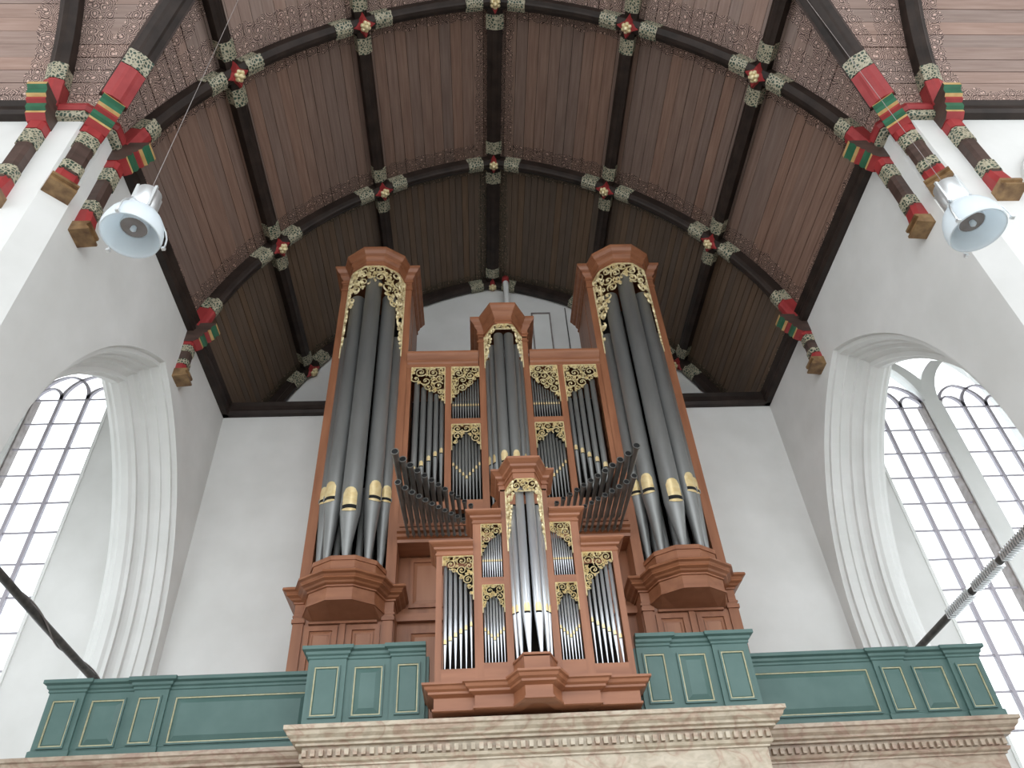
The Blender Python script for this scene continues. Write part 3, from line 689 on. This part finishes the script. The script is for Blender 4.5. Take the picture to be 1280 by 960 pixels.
# ================================================================== MAIN ORGAN
P = -1.67
org = thing('main_organ', (0, -1.0, 4.0), 'tall reddish oak organ case with two round towers of big grey pipes and gilded carvings', 'organ')
def rsect(cx, hw, r, yb, n=5):
    arc = [(cx-r*math.cos(PI*i/n), P-r*math.sin(PI*i/n)*0.95) for i in range(n+1)]
    return [(cx-hw, yb), (cx-hw, P)]+arc+[(cx+hw, P), (cx+hw, yb)], arc
for sx in (-1, 1):
    cx = sx*2.185; hw = 0.615
    path, arc = rsect(cx, hw, 0.48, -0.35)
    # top cornice
    MB().sweep(path, [(-.03, 11.97), (.0, 11.97), (0.0, 12.03), (.02, 12.04), (.02, 12.07), (0.0, 12.08), (0.005, 12.12), (.035, 12.15), (.05, 12.19), (.05, 12.215), (.085, 12.24), (.115, 12.29), (.14, 12.31), (.14, 12.35), (-.03, 12.35)]).build('cornice', 'woodx', org)
    cap(org, path, 12.33)
    # capital bands on the posts, below the cornice
    for s_ in (-1, 1):
        xa, xb = sorted((cx+s_*0.48, cx+s_*hw))
        MB().box(xa, xb, P, P+0.14, 6.12, 11.98).build('post', 'wood', org)
        MB().box(xa-0.012, xb+0.012, P-0.012, P+0.15, 11.84, 11.88).build('post_capital', 'woodx', org)
        MB().box(cx+s_*hw, cx+s_*(hw-0.03), P+0.14, -0.35, 6.1, 11.98).build('side_panel', 'wood', org)
        # dark vertical moulding on the flank
        MB().box(cx+s_*(hw+0.008), cx+s_*(hw-0.01), P+0.40, P+0.43, 6.3, 11.9).build('side_strip', 'woodx', org)
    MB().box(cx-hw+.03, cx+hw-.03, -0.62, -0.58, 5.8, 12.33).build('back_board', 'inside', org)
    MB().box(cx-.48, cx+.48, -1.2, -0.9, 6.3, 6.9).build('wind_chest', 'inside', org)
    for k in range(6):
        xx = cx-0.38+k*0.152; MB().lathe(xx, -1.42, [(0.015, 6.38), (0.05, 6.75), (0.05, 7.8+0.25*(k % 3))], 8).build('inner_pipe', 'lead', org)
    # carving curtain
    f, T = path_map(arc, cx); h = T/2
    low = lambda s: 11.72-1.75*(abs(s)/h)**1.7 if abs(s) > 0.06 else 11.78
    poly = [(-h, 11.97), (h, 11.97)]+[(h*(1-2*i/32), 11.66-0.50*abs(1-2*i/32)**.45-.95*abs(1-2*i/32)**2.2+.02*math.sin(i*1.9)) for i in range(33)]
    fret(org, poly, f, 11+sx, big=0.10, cnt=70, thick=0.03, tube=0.011)
    # towers of pipes
    for dx, dy, rr, zm, zt, nx in ((0, -.30, .137, 7.08, 11.72, 0), (-.265, -.175, .121, 7.31, 11.38, -.45), (.265, -.175, .121, 7.31, 11.38, .45), (-.40, .03, .10, 7.42, 10.6, -.45), (.40, .03, .10, 7.42, 10.6, .45)):
        pipe(org, cx+dx, P+dy, 6.36, zm, zt, rr, nx, -1, 'lead', mh=rr*2.3, seg=22, foot_r=0.035, goldr=.72)
    # bowed console below the tower
    path2, arc2 = rsect(cx, hw, 0.50, -0.55)
    bowl = [(-.2, 6.36), (.0, 6.36), (0.0, 6.33), (-.015, 6.31), (-.015, 6.12), (-.2, 6.12)]
    MB().sweep(arc2, bowl).build('bowed_rail', 'woodx', org)
    cap(org, arc2, 6.3, 0.03)
    MB().sweep(path2, [(-.05, 6.14), (.06, 6.14), (.10, 6.13), (.15, 6.10), (.155, 6.07), (.12, 6.055), (.10, 6.03), (.11, 6.01), (.07, 5.99), (.055, 5.97), (.02, 5.955), (.02, 5.935), (0, 5.93), (0, 5.79), (.014, 5.785), (.014, 5.76), (-.05, 5.755)]).build('impost_cornice', 'woodx', org)
    # under side of the bowl: shallow sloping soffit
    sp = MB(); ctr = [(cx+(x-cx)*0.92, P+0.02, 5.685) for x, y in arc2]
    vs = [(x, y, 5.758) for x, y in arc2]+ctr; n = len(arc2)
    sp.add(vs, [(i, i+1, n+i+1, n+i) for i in range(n-1)]); sp.build('soffit', 'woodpanel', org)
    # lower case with pilasters and panels
    lb = MB(); lb.box(cx-hw+0.02, cx+hw-0.02, P+0.02, -0.5, 3.9, 5.80); lb.build('lower_case', 'woodpanel', org)
    for s_ in (-1, 1):
        MB().box(cx+s_*hw, cx+s_*(hw-.13), P-0.01, P+.02, 3.9, 5.8).build('pilaster', 'woodx' if 0 else 'wood', org)
        MB().box(cx+s_*(hw+.015), cx+s_*(hw-.145), P-0.03, P+.02, 5.68, 5.73).build('pilaster_capital', 'woodx', org)
        MB().box(cx+s_*(hw+.012), cx+s_*(hw-.02), -0.9, P+0.05, 3.9, 5.8).build('side_board', 'wood', org)
        panel(org, cx+s_*0.26-.20, cx+s_*0.26+.20, P+0.018, 4.3, 5.64, b=0.06)
        panel(org, cx+s_*0.26-.12, cx+s_*0.26+.12, P+0.010, 4.4, 5.54, b=0.02, dep=0.012)
    MB().box(cx-.035, cx+.035, P-0.012, P+.02, 3.9, 5.68).build('pilaster', 'wood', org)
    MB().box(cx-.42, cx+.42, P-0.03, P+.02, 5.66, 5.69).build('rail', 'woodx', org)

# --- middle: flats
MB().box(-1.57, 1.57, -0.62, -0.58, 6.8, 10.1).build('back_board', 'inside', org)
MB().box(-1.57, 1.57, P+0.05, -0.6, 10.14, 10.2).build('top_board', 'woodx', org)
for sx in (-1, 1):
    def bx(nm, xa, xb, za, zb, ya=P, yb=P+0.10, m_='wood'): return MB().box(sx*xa, sx*xb, ya, yb, za, zb).build(nm, m_, org)
    bx('post', 0.31, 0.41, 7.0, 10.62); bx('post', 0.86, 0.955, 7.0, 9.96); bx('post', 1.50, 1.575, 7.0, 9.96)
    bx('rail', 0.41, 0.86, 8.775, 8.885, m_='woodx')
    bx('rail', 0.41, 0.86, 7.26, 7.42, m_='woodx'); bx('rail', 0.955, 1.5, 7.06, 7.40, m_='woodx')
    path = [(sx*1.57, P), (sx*0.42, P)] if sx > 0 else [(-1.57, P), (-0.42, P)]
    if sx > 0: path = path[::-1]
    MB().sweep(path, [(-.08, 9.96), (0.0, 9.96), (.01, 9.97), (.01, 10.02), (.03, 10.05), (.03, 10.08), (.05, 10.10), (.09, 10.15), (.11, 10.18), (.11, 10.22), (-.08, 10.22)]).build('cornice', 'woodx', org)
    # carvings
    fret(org, pa1 := [(sx*.962, 9.945), (sx*1.495, 9.945), (sx*1.495, 9.66), (sx*1.38, 9.60), (sx*1.22, 9.44), (sx*1.08, 9.36), (sx*.962, 9.18)], flat_map(P-0.0), 21+sx, big=.085, cnt=34, tube=0.010)
    fret(org, pa2 := [(sx*.855, 9.945), (sx*.415, 9.945), (sx*.415, 9.72), (sx*.50, 9.60), (sx*.64, 9.45), (sx*.77, 9.36), (sx*.855, 9.18)], flat_map(P-0.0), 31+sx, big=.075, cnt=34, tube=0.010)
    fret(org, pa3 := [(sx*.42, 8.765), (sx*.85, 8.765), (sx*.85, 8.28), (sx*.82, 8.38), (sx*.75, 8.43), (sx*.70, 8.52), (sx*.635, 8.60), (sx*.57, 8.52), (sx*.52, 8.43), (sx*.45, 8.38), (sx*.42, 8.28)], flat_map(P-0.0), 41+sx, big=.065, cnt=30, tube=0.010)
    # pipes of the flats
    for i, (x, zm) in enumerate(((1.405, 7.93), (1.295, 8.03), (1.19, 8.12), (1.095, 8.20), (1.005, 8.26))):
        pipe(org, sx*x, P+0.07, 7.41, zm, lowz(pa1, sx*x), (.050-.0025*i)*.88, 0, -1, 'lead', mh=.10, foot_r=.012, goldr=0.75)
    for i in range(11):
        x = .437+i*.0395; zl = 9.17
        pipe(org, sx*x, P+0.07, 8.885, zl, lowz(pa2, sx*x), .0145, 0, -1, 'lead', mh=.05, seg=8, foot_r=.006, goldr=0.8)
    for i in range(9):
        x = .443+i*.048; k = abs(i-4); zl = 7.80+.058*k
        pipe(org, sx*x, P+0.07, 7.43, zl, lowz(pa3, sx*x), .0195 if k else .023, 0, -1, 'lead', mh=.065, seg=10, foot_r=.007, goldr=0.8)
    # lower recessed wall between the towers
    bx('recess_wall', 0.0, 1.57, 3.9, 6.78, -1.3, -1.2, 'wood')
    panel(org, min(sx*.62, sx*1.42), max(sx*.62, sx*1.42), -1.31, 6.0, 6.70, b=.05)
    panel(org, min(sx*.62, sx*1.42), max(sx*.62, sx*1.42), -1.31, 4.3, 5.70, b=.05)
    bx('rail', 0.5, 1.57, 5.80, 5.90, -1.38, -1.3, 'woodx')
    # trumpet chest
    MB().sweep([(-1.57, -1.72), (-.30, -1.72)] if sx < 0 else [(.30, -1.72), (1.57, -1.72)], [(-.4, 6.74), (0, 6.74), (.01, 6.78), (.06, 6.80), (.06, 6.84), (.10, 6.86), (.10, 6.92), (.03, 6.93), (.03, 7.02), (-.4, 7.02)]).build('trumpet_chest', 'woodx', org)
# --- central tower of the main case
def poly3(h1, d1, h2, hw, yb): return [(-hw, yb), (-hw, P), (-h2, P), (-h1, P-d1), (h1, P-d1), (h2, P), (hw, P), (hw, yb)]
pc = poly3(.135, .32, .315, .415, -1.0)
MB().sweep(pc, [(-.03, 10.60), (0, 10.60), (0, 10.66), (.02, 10.67), (.02, 10.70), (.005, 10.72), (.015, 10.78), (.05, 10.82), (.06, 10.86), (.10, 10.90), (.13, 10.94), (.13, 10.99), (-.03, 10.99)]).build('cornice', 'woodx', org)
cap(org, pc, 10.97)
for sx in (-1, 1):
    MB().box(sx*.30, sx*.43, P-.012, P+.11, 10.50, 10.535).build('post_capital', 'woodx', org)
    MB().box(sx*.39, sx*.415, P+.1, -1.0, 10.1, 10.62).build('side_panel', 'wood', org)
f3 = [(-.30, P), (-.135, P-.31), (.135, P-.31), (.30, P)]; fm, T = path_map(f3); h = T/2
poly = [(-h, 10.60), (h, 10.60)]+[(h*(1-2*i/16), 10.50-.95*max(0, abs(1-2*i/16)-.32)**1.25) for i in range(17)]
fret(org, poly, fm, 51, big=.075, cnt=40, thick=.025, tube=.010)
MB().extr([(x*0.98, y+0.03, 7.0) for x, y in f3], (0, 0, .32)).build('tower_rail', 'woodx', org)
for sx in (-1, 1):
    pipe(org, sx*.082, P-.20, 7.3, 7.86, 10.45, .080, sx*.08, -1, 'lead', mh=.20, seg=18, foot_r=.018)
    pipe(org, sx*.195, P-.10, 7.3, 7.93, 10.3, .050, sx*.8, -.6, 'lead', mh=.16, seg=14, foot_r=.014)
    pipe(org, sx*.262, P+.0, 7.3, 7.97, 10.05, .046, sx*.8, -.6, 'lead', mh=.16, seg=14, foot_r=.014)
# --- horizontal trumpets
def trumpet(x0, y0, z0, x1, y1, z1, rb):
    m = MB(); a = Vector((x0, y0, z0)); b = Vector((x1, y1, z1)); d = (b-a).normalized(); L = (b-a).length
    prof = [(0.0, .012), (L*.05, .016), (L*.06, .022), (L*.10, .024), (L*.11, .017), (L*.5, rb*.62), (L*.85, rb*.85), (L*.985, rb*.96), (L, rb)]
    m.tube([a+d*q for q, r in prof], [r for q, r in prof], 10, caps=False)
    m.tube([b-d*.016, b+d*.004], rb*1.12, 12, caps=False)
    e1 = d.cross(Vector((0, 0, 1))).normalized(); e2 = d.cross(e1); rg = []
    for k in range(12):
        u_ = e1*math.cos(2*PI*k/12)+e2*math.sin(2*PI*k/12); rg += [b+d*.004+u_*rb*1.12, b+d*.004+u_*rb*.86]
    m.add(rg, [(2*k, 2*k+1, (2*k+3) % 24, (2*k+2) % 24) for k in range(12)])
    m.add([rg[2*k+1]-d*.003 for k in range(12)], [tuple(range(12))], 1)
    m.build('trumpet_pipe', ['trumpet', 'slit'], org)
for sx in (-1, 1):
    for i in range(12):
        t = i/11; x = sx*lerp(1.46, .56, t); L = lerp(1.50, .26, t**.85)
        trumpet(x*0.985, -1.74, 6.99, x+sx*.02, -1.76-L, 7.11, lerp(.046, .030, t))
    for i in range(13):
        t = i/12; x = sx*lerp(1.44, .50, t); L = lerp(1.18, .12, t**.85)
        trumpet(x*0.985, -1.74, 6.80, x+sx*.02, -1.76-L, 6.88, lerp(.038, .026, t))
    m = MB(); m.box(sx*.45, sx*1.52, -1.98, -1.95, 6.83, 6.87); m.build('trumpet_rack', 'wood', org)

# ================================================================== CHOIR ORGAN (small case on the gallery front)
Q = -3.80
po = thing('choir_organ', (0, -3.6, 3.82), 'smaller light oak organ case with bright tin pipes hung on the gallery front', 'organ')
def pb(nm, x0, x1, y0, y1, z0, z1, m_='wood'): return MB().box(x0, x1, y0, y1, z0, z1).build(nm, m_, po)
pb('back_board', -.86, .86, -3.42, -3.38, 4.05, 5.45, 'inside'); pb('back_board', -.56, .56, -3.44, -3.42, 5.4, 5.75, 'inside'); pb('back_board', -.2, .2, -3.44, -3.42, 5.7, 6.2, 'inside')
for sx in (-1, 1):
    def b2(nm, xa, xb, za, zb, ya=Q, yb=Q+.06, m_='wood'): return pb(nm, min(sx*xa, sx*xb), max(sx*xa, sx*xb), ya, yb, za, zb, m_)
    b2('post', .862, .922, 4.08, 5.42); b2('post', .470, .552, 4.08, 5.75); b2('post', .185, .252, 4.08, 6.16)
    b2('side_panel', .90, .922, 4.08, 5.42, Q+.06, -3.38); b2('side_panel', .53, .552, 5.4, 5.75, Q+.06, -3.38); b2('side_panel', .232, .252, 5.75, 6.16, Q+.06, -3.38)
    b2('rail', .552, .862, 4.08, 4.235, m_='woodx'); b2('rail', .252, .470, 4.08, 4.28, m_='woodx'); b2('rail', .252, .470, 5.055, 5.135, m_='woodx')
    # cornices
    pth = [(.552, Q), (.922, Q), (.922, -3.4)] if sx > 0 else [(-.922, -3.4), (-.922, Q), (-.552, Q)]
    MB().sweep(pth, [(-.05, 5.38), (.0, 5.38), (.01, 5.39), (.01, 5.41), (0, 5.42), (0, 5.435), (.025, 5.45), (.03, 5.47), (.06, 5.49), (.075, 5.505), (.075, 5.525), (-.05, 5.525)]).build('cornice', 'woodx', po)
    pth = [(.252, Q), (.552, Q), (.552, -3.4)] if sx > 0 else [(-.552, -3.4), (-.552, Q), (-.252, Q)]
    MB().sweep(pth, [(-.05, 5.74), (.0, 5.74), (.01, 5.75), (.01, 5.765), (0, 5.775), (0, 5.79), (.025, 5.81), (.03, 5.83), (.06, 5.85), (.075, 5.865), (.075, 5.885), (-.05, 5.885)]).build('cornice', 'woodx', po)
    cap(po, [(sx*.552, Q), (sx*.922, Q), (sx*.922, -3.4), (sx*.552, -3.4)], 5.51, .01); cap(po, [(sx*.252, Q), (sx*.552, Q), (sx*.552, -3.4), (sx*.252, -3.4)], 5.87, .01)
    # carvings
    fret(po, pb1 := [(sx*.556, 5.375), (sx*.858, 5.375), (sx*.858, 5.27), (sx*.80, 5.22), (sx*.72, 5.17), (sx*.64, 5.08), (sx*.60, 4.98), (sx*.556, 4.90)], flat_map(Q), 61+sx, big=.05, cnt=34, thick=.014, tube=.0066, mincut=.011)
    fret(po, pb2 := [(sx*.466, 5.735), (sx*.256, 5.735), (sx*.256, 5.63), (sx*.30, 5.60), (sx*.37, 5.54), (sx*.42, 5.46), (sx*.466, 5.37)], flat_map(Q), 71+sx, big=.042, cnt=26, thick=.014, tube=.0062, mincut=.011)
    fret(po, pb3 := [(sx*.256, 5.05), (sx*.466, 5.05), (sx*.466, 4.76), (sx*.445, 4.82), (sx*.41, 4.88), (sx*.361, 4.93), (sx*.312, 4.88), (sx*.277, 4.82), (sx*.256, 4.76)], flat_map(Q), 81+sx, big=.038, cnt=26, thick=.014, tube=.0062, mincut=.011)
    for i in range(6):
        x = .832-.0500*i; pipe(po, sx*x, Q+.045, 4.23, 4.475+.034*i, lowz(pb1, sx*x, .035), (.0225-.0012*i)*.88, 0, -1, 'tin', mh=.05, seg=12, foot_r=.005, goldr=.8)
    for i in range(9):
        x = .268+.0232*i; pipe(po, sx*x, Q+.04, 5.135, 5.32, lowz(pb2, sx*x, .03), .0085, 0, -1, 'tin', mh=.026, seg=8, foot_r=.003, goldr=.9)
    for i in range(7):
        k = abs(i-3); x = .272+.0297*i; pipe(po, sx*x, Q+.04, 4.285, 4.50+.030*k, lowz(pb3, sx*x, .03), .0112 if k else .0132, 0, -1, 'tin', mh=.038, seg=9, foot_r=.004, goldr=.85)
    pipe(po, sx*.054, -3.955, 4.26, 4.665, 6.06, .045, 0, -1, 'tin', mh=.10, seg=20, foot_r=.011)
    pipe(po, sx*.122, -3.885, 4.26, 4.70, 5.88, .034, sx*.75, -.66, 'tin', mh=.085, seg=16, foot_r=.010)
    pipe(po, sx*.158, -3.815, 4.26, 4.72, 5.72, .029, sx*.75, -.66, 'tin', mh=.085, seg=16, foot_r=.010)
def low3(hf, df, h2, hw, yb): return [(-hw, yb), (-hw, Q), (-h2, Q), (-hf, Q-df), (hf, Q-df), (h2, Q), (hw, Q), (hw, yb)]
pt = low3(.115, .235, .20, .262, -3.4)
MB().sweep(pt, [(-.03, 6.14), (0, 6.14), (0, 6.21), (.012, 6.215), (.012, 6.235), (0, 6.245), (0, 6.265), (.03, 6.285), (.035, 6.31), (.065, 6.335), (.085, 6.35), (.085, 6.375), (-.03, 6.375)]).build('cornice', 'woodx', po)
cap(po, pt, 6.36, .012)
f4 = [(-.185, Q), (-.112, Q-.225), (.112, Q-.225), (.185, Q)]; fm, T = path_map(f4); h = T/2
poly = [(-h, 6.14), (h, 6.14)]+[(h*(1-2*i/20), 5.99-.84*max(0, abs(1-2*i/20)-.25)**1.3) for i in range(21)]
fret(po, poly, fm, 91, big=.05, cnt=60, thick=.016, tube=.0072, mincut=.012)
MB().sweep([(-.20, Q), (-.115, Q-.235), (.115, Q-.235), (.20, Q)], [(-.03, 4.05), (0, 4.05), (0, 4.245), (.008, 4.25), (.008, 4.268), (-.03, 4.268)]).build('tower_rail', 'woodx', po)
cap(po, [(-.20, Q), (-.115, Q-.235), (.115, Q-.235), (.20, Q)], 4.235, .012)
# base cornice, breaking forward under the middle bays and the tower
bpth = [(-.925, -3.4), (-.925, Q), (-.56, Q), (-.56, Q-.05), (-.215, Q-.05), (-.12, Q-.25), (.12, Q-.25), (.215, Q-.05), (.56, Q-.05), (.56, Q), (.925, Q), (.925, -3.4)]
MB().sweep(bpth, [(-.1, 4.09), (.06, 4.09), (.105, 4.085), (.105, 4.065), (.085, 4.055), (.075, 4.03), (.05, 4.015), (.05, 3.995), (.025, 3.985), (.0, 3.975), (0, 3.885), (.015, 3.88), (.015, 3.862), (0, 3.855), (-.1, 3.85)]).build('base_cornice', 'woodx', po)
MB().extr([(x*.98, y+.01, 3.865) for x, y in bpth], (0, 0, .21)).build('base_board', 'woodx', po)
for x0, x1 in ((-.9, -.58), (-.54, -.22), (.22, .54), (.58, .9)): pb('soffit_panel', x0, x1, Q+.03, -3.45, 3.855, 3.866, 'wood')

# ================================================================== BALUSTRADES (blue-green panelling)
def gpanel(root, x0, x1, Y, z0, z1, raised=True):
    f = MB(); b = .016
    for (xa, xb, za, zb) in ((x0, x0+b, z0, z1), (x1-b, x1, z0, z1), (x0+b, x1-b, z0, z0+b), (x0+b, x1-b, z1-b, z1)): f.box(xa, xb, Y-.020, Y, za, zb, 0)
    c = .012
    for (xa, xb, za, zb) in ((x0+b, x0+b+c, z0+b, z1-b), (x1-b-c, x1-b, z0+b, z1-b), (x0+b+c, x1-b-c, z0+b, z0+b+c), (x0+b+c, x1-b-c, z1-b-c, z1-b)): f.box(xa, xb, Y-.012, Y, za, zb, 1)
    fr = f.build('panel_frame', ['green', 'gilt'], root)
    x0 += b+c; x1 -= b+c; z0 += b+c; z1 -= b+c; i = .05 if raised else .012; d = .022 if raised else .006
    MB().add([(x0, Y+.002, z0), (x1, Y+.002, z0), (x1, Y+.002, z1), (x0, Y+.002, z1), (x0+i, Y-d, z0+i), (x1-i, Y-d, z0+i), (x1-i, Y-d, z1-i), (x0+i, Y-d, z1-i)],
        [(0, 1, 5, 4), (1, 2, 6, 5), (2, 3, 7, 6), (3, 0, 4, 7), (4, 5, 6, 7)]) if False else None
    p = MB(); p.add([(x0, Y+.002, z0), (x1, Y+.002, z0), (x1, Y+.002, z1), (x0, Y+.002, z1), (x0+i, Y-d, z0+i), (x1-i, Y-d, z0+i), (x1-i, Y-d, z1-i), (x0+i, Y-d, z1-i)],
        [(0, 1, 5, 4), (1, 2, 6, 5), (2, 3, 7, 6), (3, 0, 4, 7), (4, 5, 6, 7)])
    p.build('panel', 'green', fr)
CAPP = [(-.05, 0), (.0, 0), (.012, .01), (.012, .03), (.03, .045), (.035, .07), (.065, .085), (.065, .12), (.05, .125), (-.05, .125)]
def balustrade(label, x0, x1, Y, z0, z1, layout, ret=None, depth=.12):
    """layout: list of (xa, xb, kind); kind 'post' stands proud. ret: x of a returned end"""
    root = thing('balustrade', ((x0+x1)/2, Y, z0), label, 'balustrade', 'panelled balustrades of the organ gallery')
    MB().box(min(x0, x1), max(x0, x1), Y, Y+depth, z0, z1-.12).build('body', 'green', root)
    xs = sorted(layout); path = []
    if ret is not None and ret < 0: path.append((xs[0][0], Y+1.2))
    for xa, xb, k in xs:
        y = Y-.03 if k == 'post' else Y
        path += [(xa, y), (xb, y)]
        if k == 'post': MB().box(xa, xb, Y-.03, Y, z0, z1-.12).build('post', 'green', root)
        m_ = .05 if k == 'post' else .065
        gpanel(root, xa+m_, xb-m_, y, z0+(.17 if Y < -3 else .11), z1-.185, k != 'post')
    if ret is not None and ret > 0: path.append((xs[-1][1], Y+1.2))
    pp = [path[0]]
    for q in path[1:]:
        if (q[0]-pp[-1][0])**2+(q[1]-pp[-1][1])**2 > 1e-6: pp.append(q)
    MB().sweep(pp, [(o, z1-.125+h_) for o, h_ in CAPP]).build('cap_moulding', 'green', root)
    MB().sweep(pp, [(-.02, z0), (.016, z0), (.016, z0+.09), (.004, z0+.10), (-.02, z0+.10)]).build('plinth', 'green', root)
    if ret is not None:
        xx = xs[0][0] if ret < 0 else xs[-1][1]
        MB().box(xx, xx-ret*.10, Y, Y+1.2, z0, z1-.12).build('return_panel', 'green', root)
ZG = 4.64
balustrade('tall blue-green panelled balustrade section left of the small organ case', -2.15, -1.0, -3.4, 3.80, ZG, [(-2.15, -1.79, 'post'), (-1.79, -1.36, 'field'), (-1.36, -1.03, 'post')], ret=-1)
balustrade('tall blue-green panelled balustrade section right of the small organ case', 1.0, 2.15, -3.4, 3.80, ZG, [(1.03, 1.36, 'post'), (1.36, 1.79, 'field'), (1.79, 2.15, 'post')], ret=1)
YS = -2.85
balustrade('long low blue-green balustrade reaching to the left arcade arch', -4.80, -2.165, YS, 3.86, 4.62, [(-4.80, -4.45, 'post'), (-4.45, -3.97, 'field'), (-3.97, -3.63, 'post'), (-3.63, -2.165, 'field')], ret=-1)
balustrade('long low blue-green balustrade reaching to the right arcade arch', 2.165, 4.80, YS, 3.86, 4.62, [(2.165, 3.63, 'field'), (3.63, 3.97, 'post'), (3.97, 4.45, 'field'), (4.45, 4.80, 'post')], ret=1)

# ================================================================== MARBLE ENTABLATURE OF THE GALLERY
def entab(label, path, zt, m_, dent, gal):
    root = thing('entablature', (path[1][0], path[1][1], zt), label, 'cornice', 'marble cornices of the organ gallery')
    MB().sweep(path, [(-.25, zt), (.0, zt), (.0, zt-.035), (-.02, zt-.045), (-.03, zt-.075), (-.06, zt-.10), (-.065, zt-.12), (-.10, zt-.13), (-.10, zt-.15), (-.25, zt-.15)]).build('cornice', m_, root)
    MB().sweep(path, [(-.35, zt-.15), (-.15, zt-.15), (-.155, zt-.235), (-.135, zt-.245), (-.145, zt-.27), (-.17, zt-.285), (-.17, zt-.30), (-.35, zt-.30)]).build('bed_moulding', m_, root)
    MB().sweep(path, [(-.40, zt-.30), (-.19, zt-.30), (-.19, zt-.50), (-.175, zt-.505), (-.17, zt-.53), (-.40, zt-.53)]).build('frieze', m_, root)
    MB().sweep(path, [(-.42, zt-.53), (-.20, zt-.53), (-.20, zt-.75), (-.21, zt-.76), (-.21, zt-3.7), (-.42, zt-3.7)]).build('architrave', m_, root)
    d = MB()
    for (xa, ya), (xb, yb) in dent:
        L = math.hypot(xb-xa, yb-ya); n = int(L/.072)
        for i in range(n):
            t = (i+.5)/n; x, y = lerp(xa, xb, t), lerp(ya, yb, t)
            if abs(ya-yb) < 1e-6: d.box(x-.019, x+.019, y, y+.05, zt-.232, zt-.178)
            else: d.box(x-.02, x+.02, y-.019, y+.019, zt-.232, zt-.178)
    tag(d.build('dentils', m_, root), kind='stuff')
    return root
G = 2.215; ZM = 3.81; YM = -3.795
r_ = entab('cream marble cornice with dentils under the organ, standing forward in the middle', [(-G, -2.8), (-G, YM), (G, YM), (G, -2.8)], ZM, 'marble', [((-G+.14, YM+.115), (G-.14, YM+.115)), ((G-.135, YM+.2), (G-.135, -3.2)), ((-G+.135, YM+.2), (-G+.135, -3.2))], 0)
MB().box(-G+.24, G-.24, YM+.24, -2.4, 3.72, 3.79).build('gallery_slab', 'marble', r_)
YMs = -3.2
r_ = entab('pinkish marble cornice with dentils under the left low balustrade', [(-4.9, -2.0), (-4.9, YMs), (-G+.16, YMs)], ZM, 'marbleside', [((-4.75, YMs+.115), (-G+.2, YMs+.115))], 0)
MB().box(-4.66, -G+.1, YMs+.24, -1.9, 3.72, 3.86).build('gallery_slab', 'marbleside', r_)
r_ = entab('pinkish marble cornice with dentils under the right low balustrade', [(G-.16, YMs), (4.72, YMs), (4.72, -2.0)], ZM, 'marbleside', [((G-.2, YMs+.115), (4.57, YMs+.115))], 0)
MB().box(G-.1, 4.48, YMs+.24, -1.9, 3.72, 3.86).build('gallery_slab', 'marbleside', r_)
tag(MB().box(-4.4, 4.4, -2.85, 0.0, 3.4, 3.72).build('floor', 'marbleside'), kind='structure')

# ================================================================== PENDANT LAMPS
def lamp(x, y, z, label, cable_top, rot=0.0, R0=0.17):
    t = thing('pendant_lamp', (x, y, z+0.25), label, 'lamp', 'bowl lamps hanging at the crossing')
    # opal bowl, open at the bottom
    prof = [(R0*.97, z), (R0*1.0, z+.03), (R0*.98, z+.07), (R0*.91, z+.12), (R0*.78, z+.165), (R0*.58, z+.205), (R0*.44, z+.225)]
    inner = [(r*.96, zz-.004) for r, zz in reversed(prof)]
    MB().lathe(x, y, prof+inner+[prof[0]], 36).build('shade', 'shade', t)
    # lens plate with lamp inside
    b = MB().lathe(x, y, [(0.0, z+.085), (R0*.43, z+.08), (R0*.45, z+.086), (R0*.40, z+.22), (0, z+.222)], 24, smooth=False).build('reflector', ['mullion'], t)
    MB().lathe(x, y, [(R0*.44, z+.074), (R0*.47, z+.08), (R0*.43, z+.215), (R0*.40, z+.215)], 24).build('inner_cone', 'shade', t)
    MB().tube([(x, y, z+.086), (x, y, z+.06), (x, y, z+.045)], [.014, .018, .006], 10).build('bulb', 'shade', b)
    h = MB(); h.lathe(x, y, [(.0, z+.42), (.066, z+.42), (.074, z+.41), (.074, z+.27), (.066, z+.25), (.066, z+.222), (0, z+.222)], 20)
    hs = h.build('housing', 'chrome', t)
    fb = MB()
    for k in range(4):
        a = 2*PI*k/4+rot+.4; fb.box(x+.074*math.cos(a)-.008, x+.074*math.cos(a)+.008, y+.074*math.sin(a)-.008, y+.074*math.sin(a)+.008, z+.23, z+.425)
    fb.build('fin', 'chrome', hs)
    rg = MB()
    for k in range(3):
        a = 2*PI*k/3+rot; c, s_ = math.cos(a), math.sin(a)
        pts = [(x+c*r, y+s_*r, zz) for r, zz in ((.07, z+.245), (.12, z+.21), (R0*.97, z+.13), (R0+.012, z+.08), (R0+.016, z+.03), (R0+.016, z-.006), (R0, z-.008))]
        rg.tube(pts, .0055, 6)
        rg.box(x+c*(R0+.014)-.010, x+c*(R0+.014)+.010, y+s_*(R0+.014)-.010, y+s_*(R0+.014)+.010, z-.014, z+.002)
    rg.build('wire_bracket', 'chrome', t)
    hk = MB(); hk.tube([(x+.0, y+.022*math.cos(i*PI/5), z+.445+.022*math.sin(i*PI/5)) for i in range(11)], .005, 6); hk.build('hook', 'chrome', t)
    MB().tube([(x, y, z+.46), (x, y, cable_top)], .0019, 5).build('cable', 'mullion', t)
lamp(-2.475, -7.95, 5.22, 'white bowl pendant lamp on a long wire in front of the left pier', 14.3, 0.5)
lamp(2.26, -8.22, 4.84, 'white bowl pendant lamp in front of the right pier, hanging before its painted post', 14.3, 1.5, 0.154)
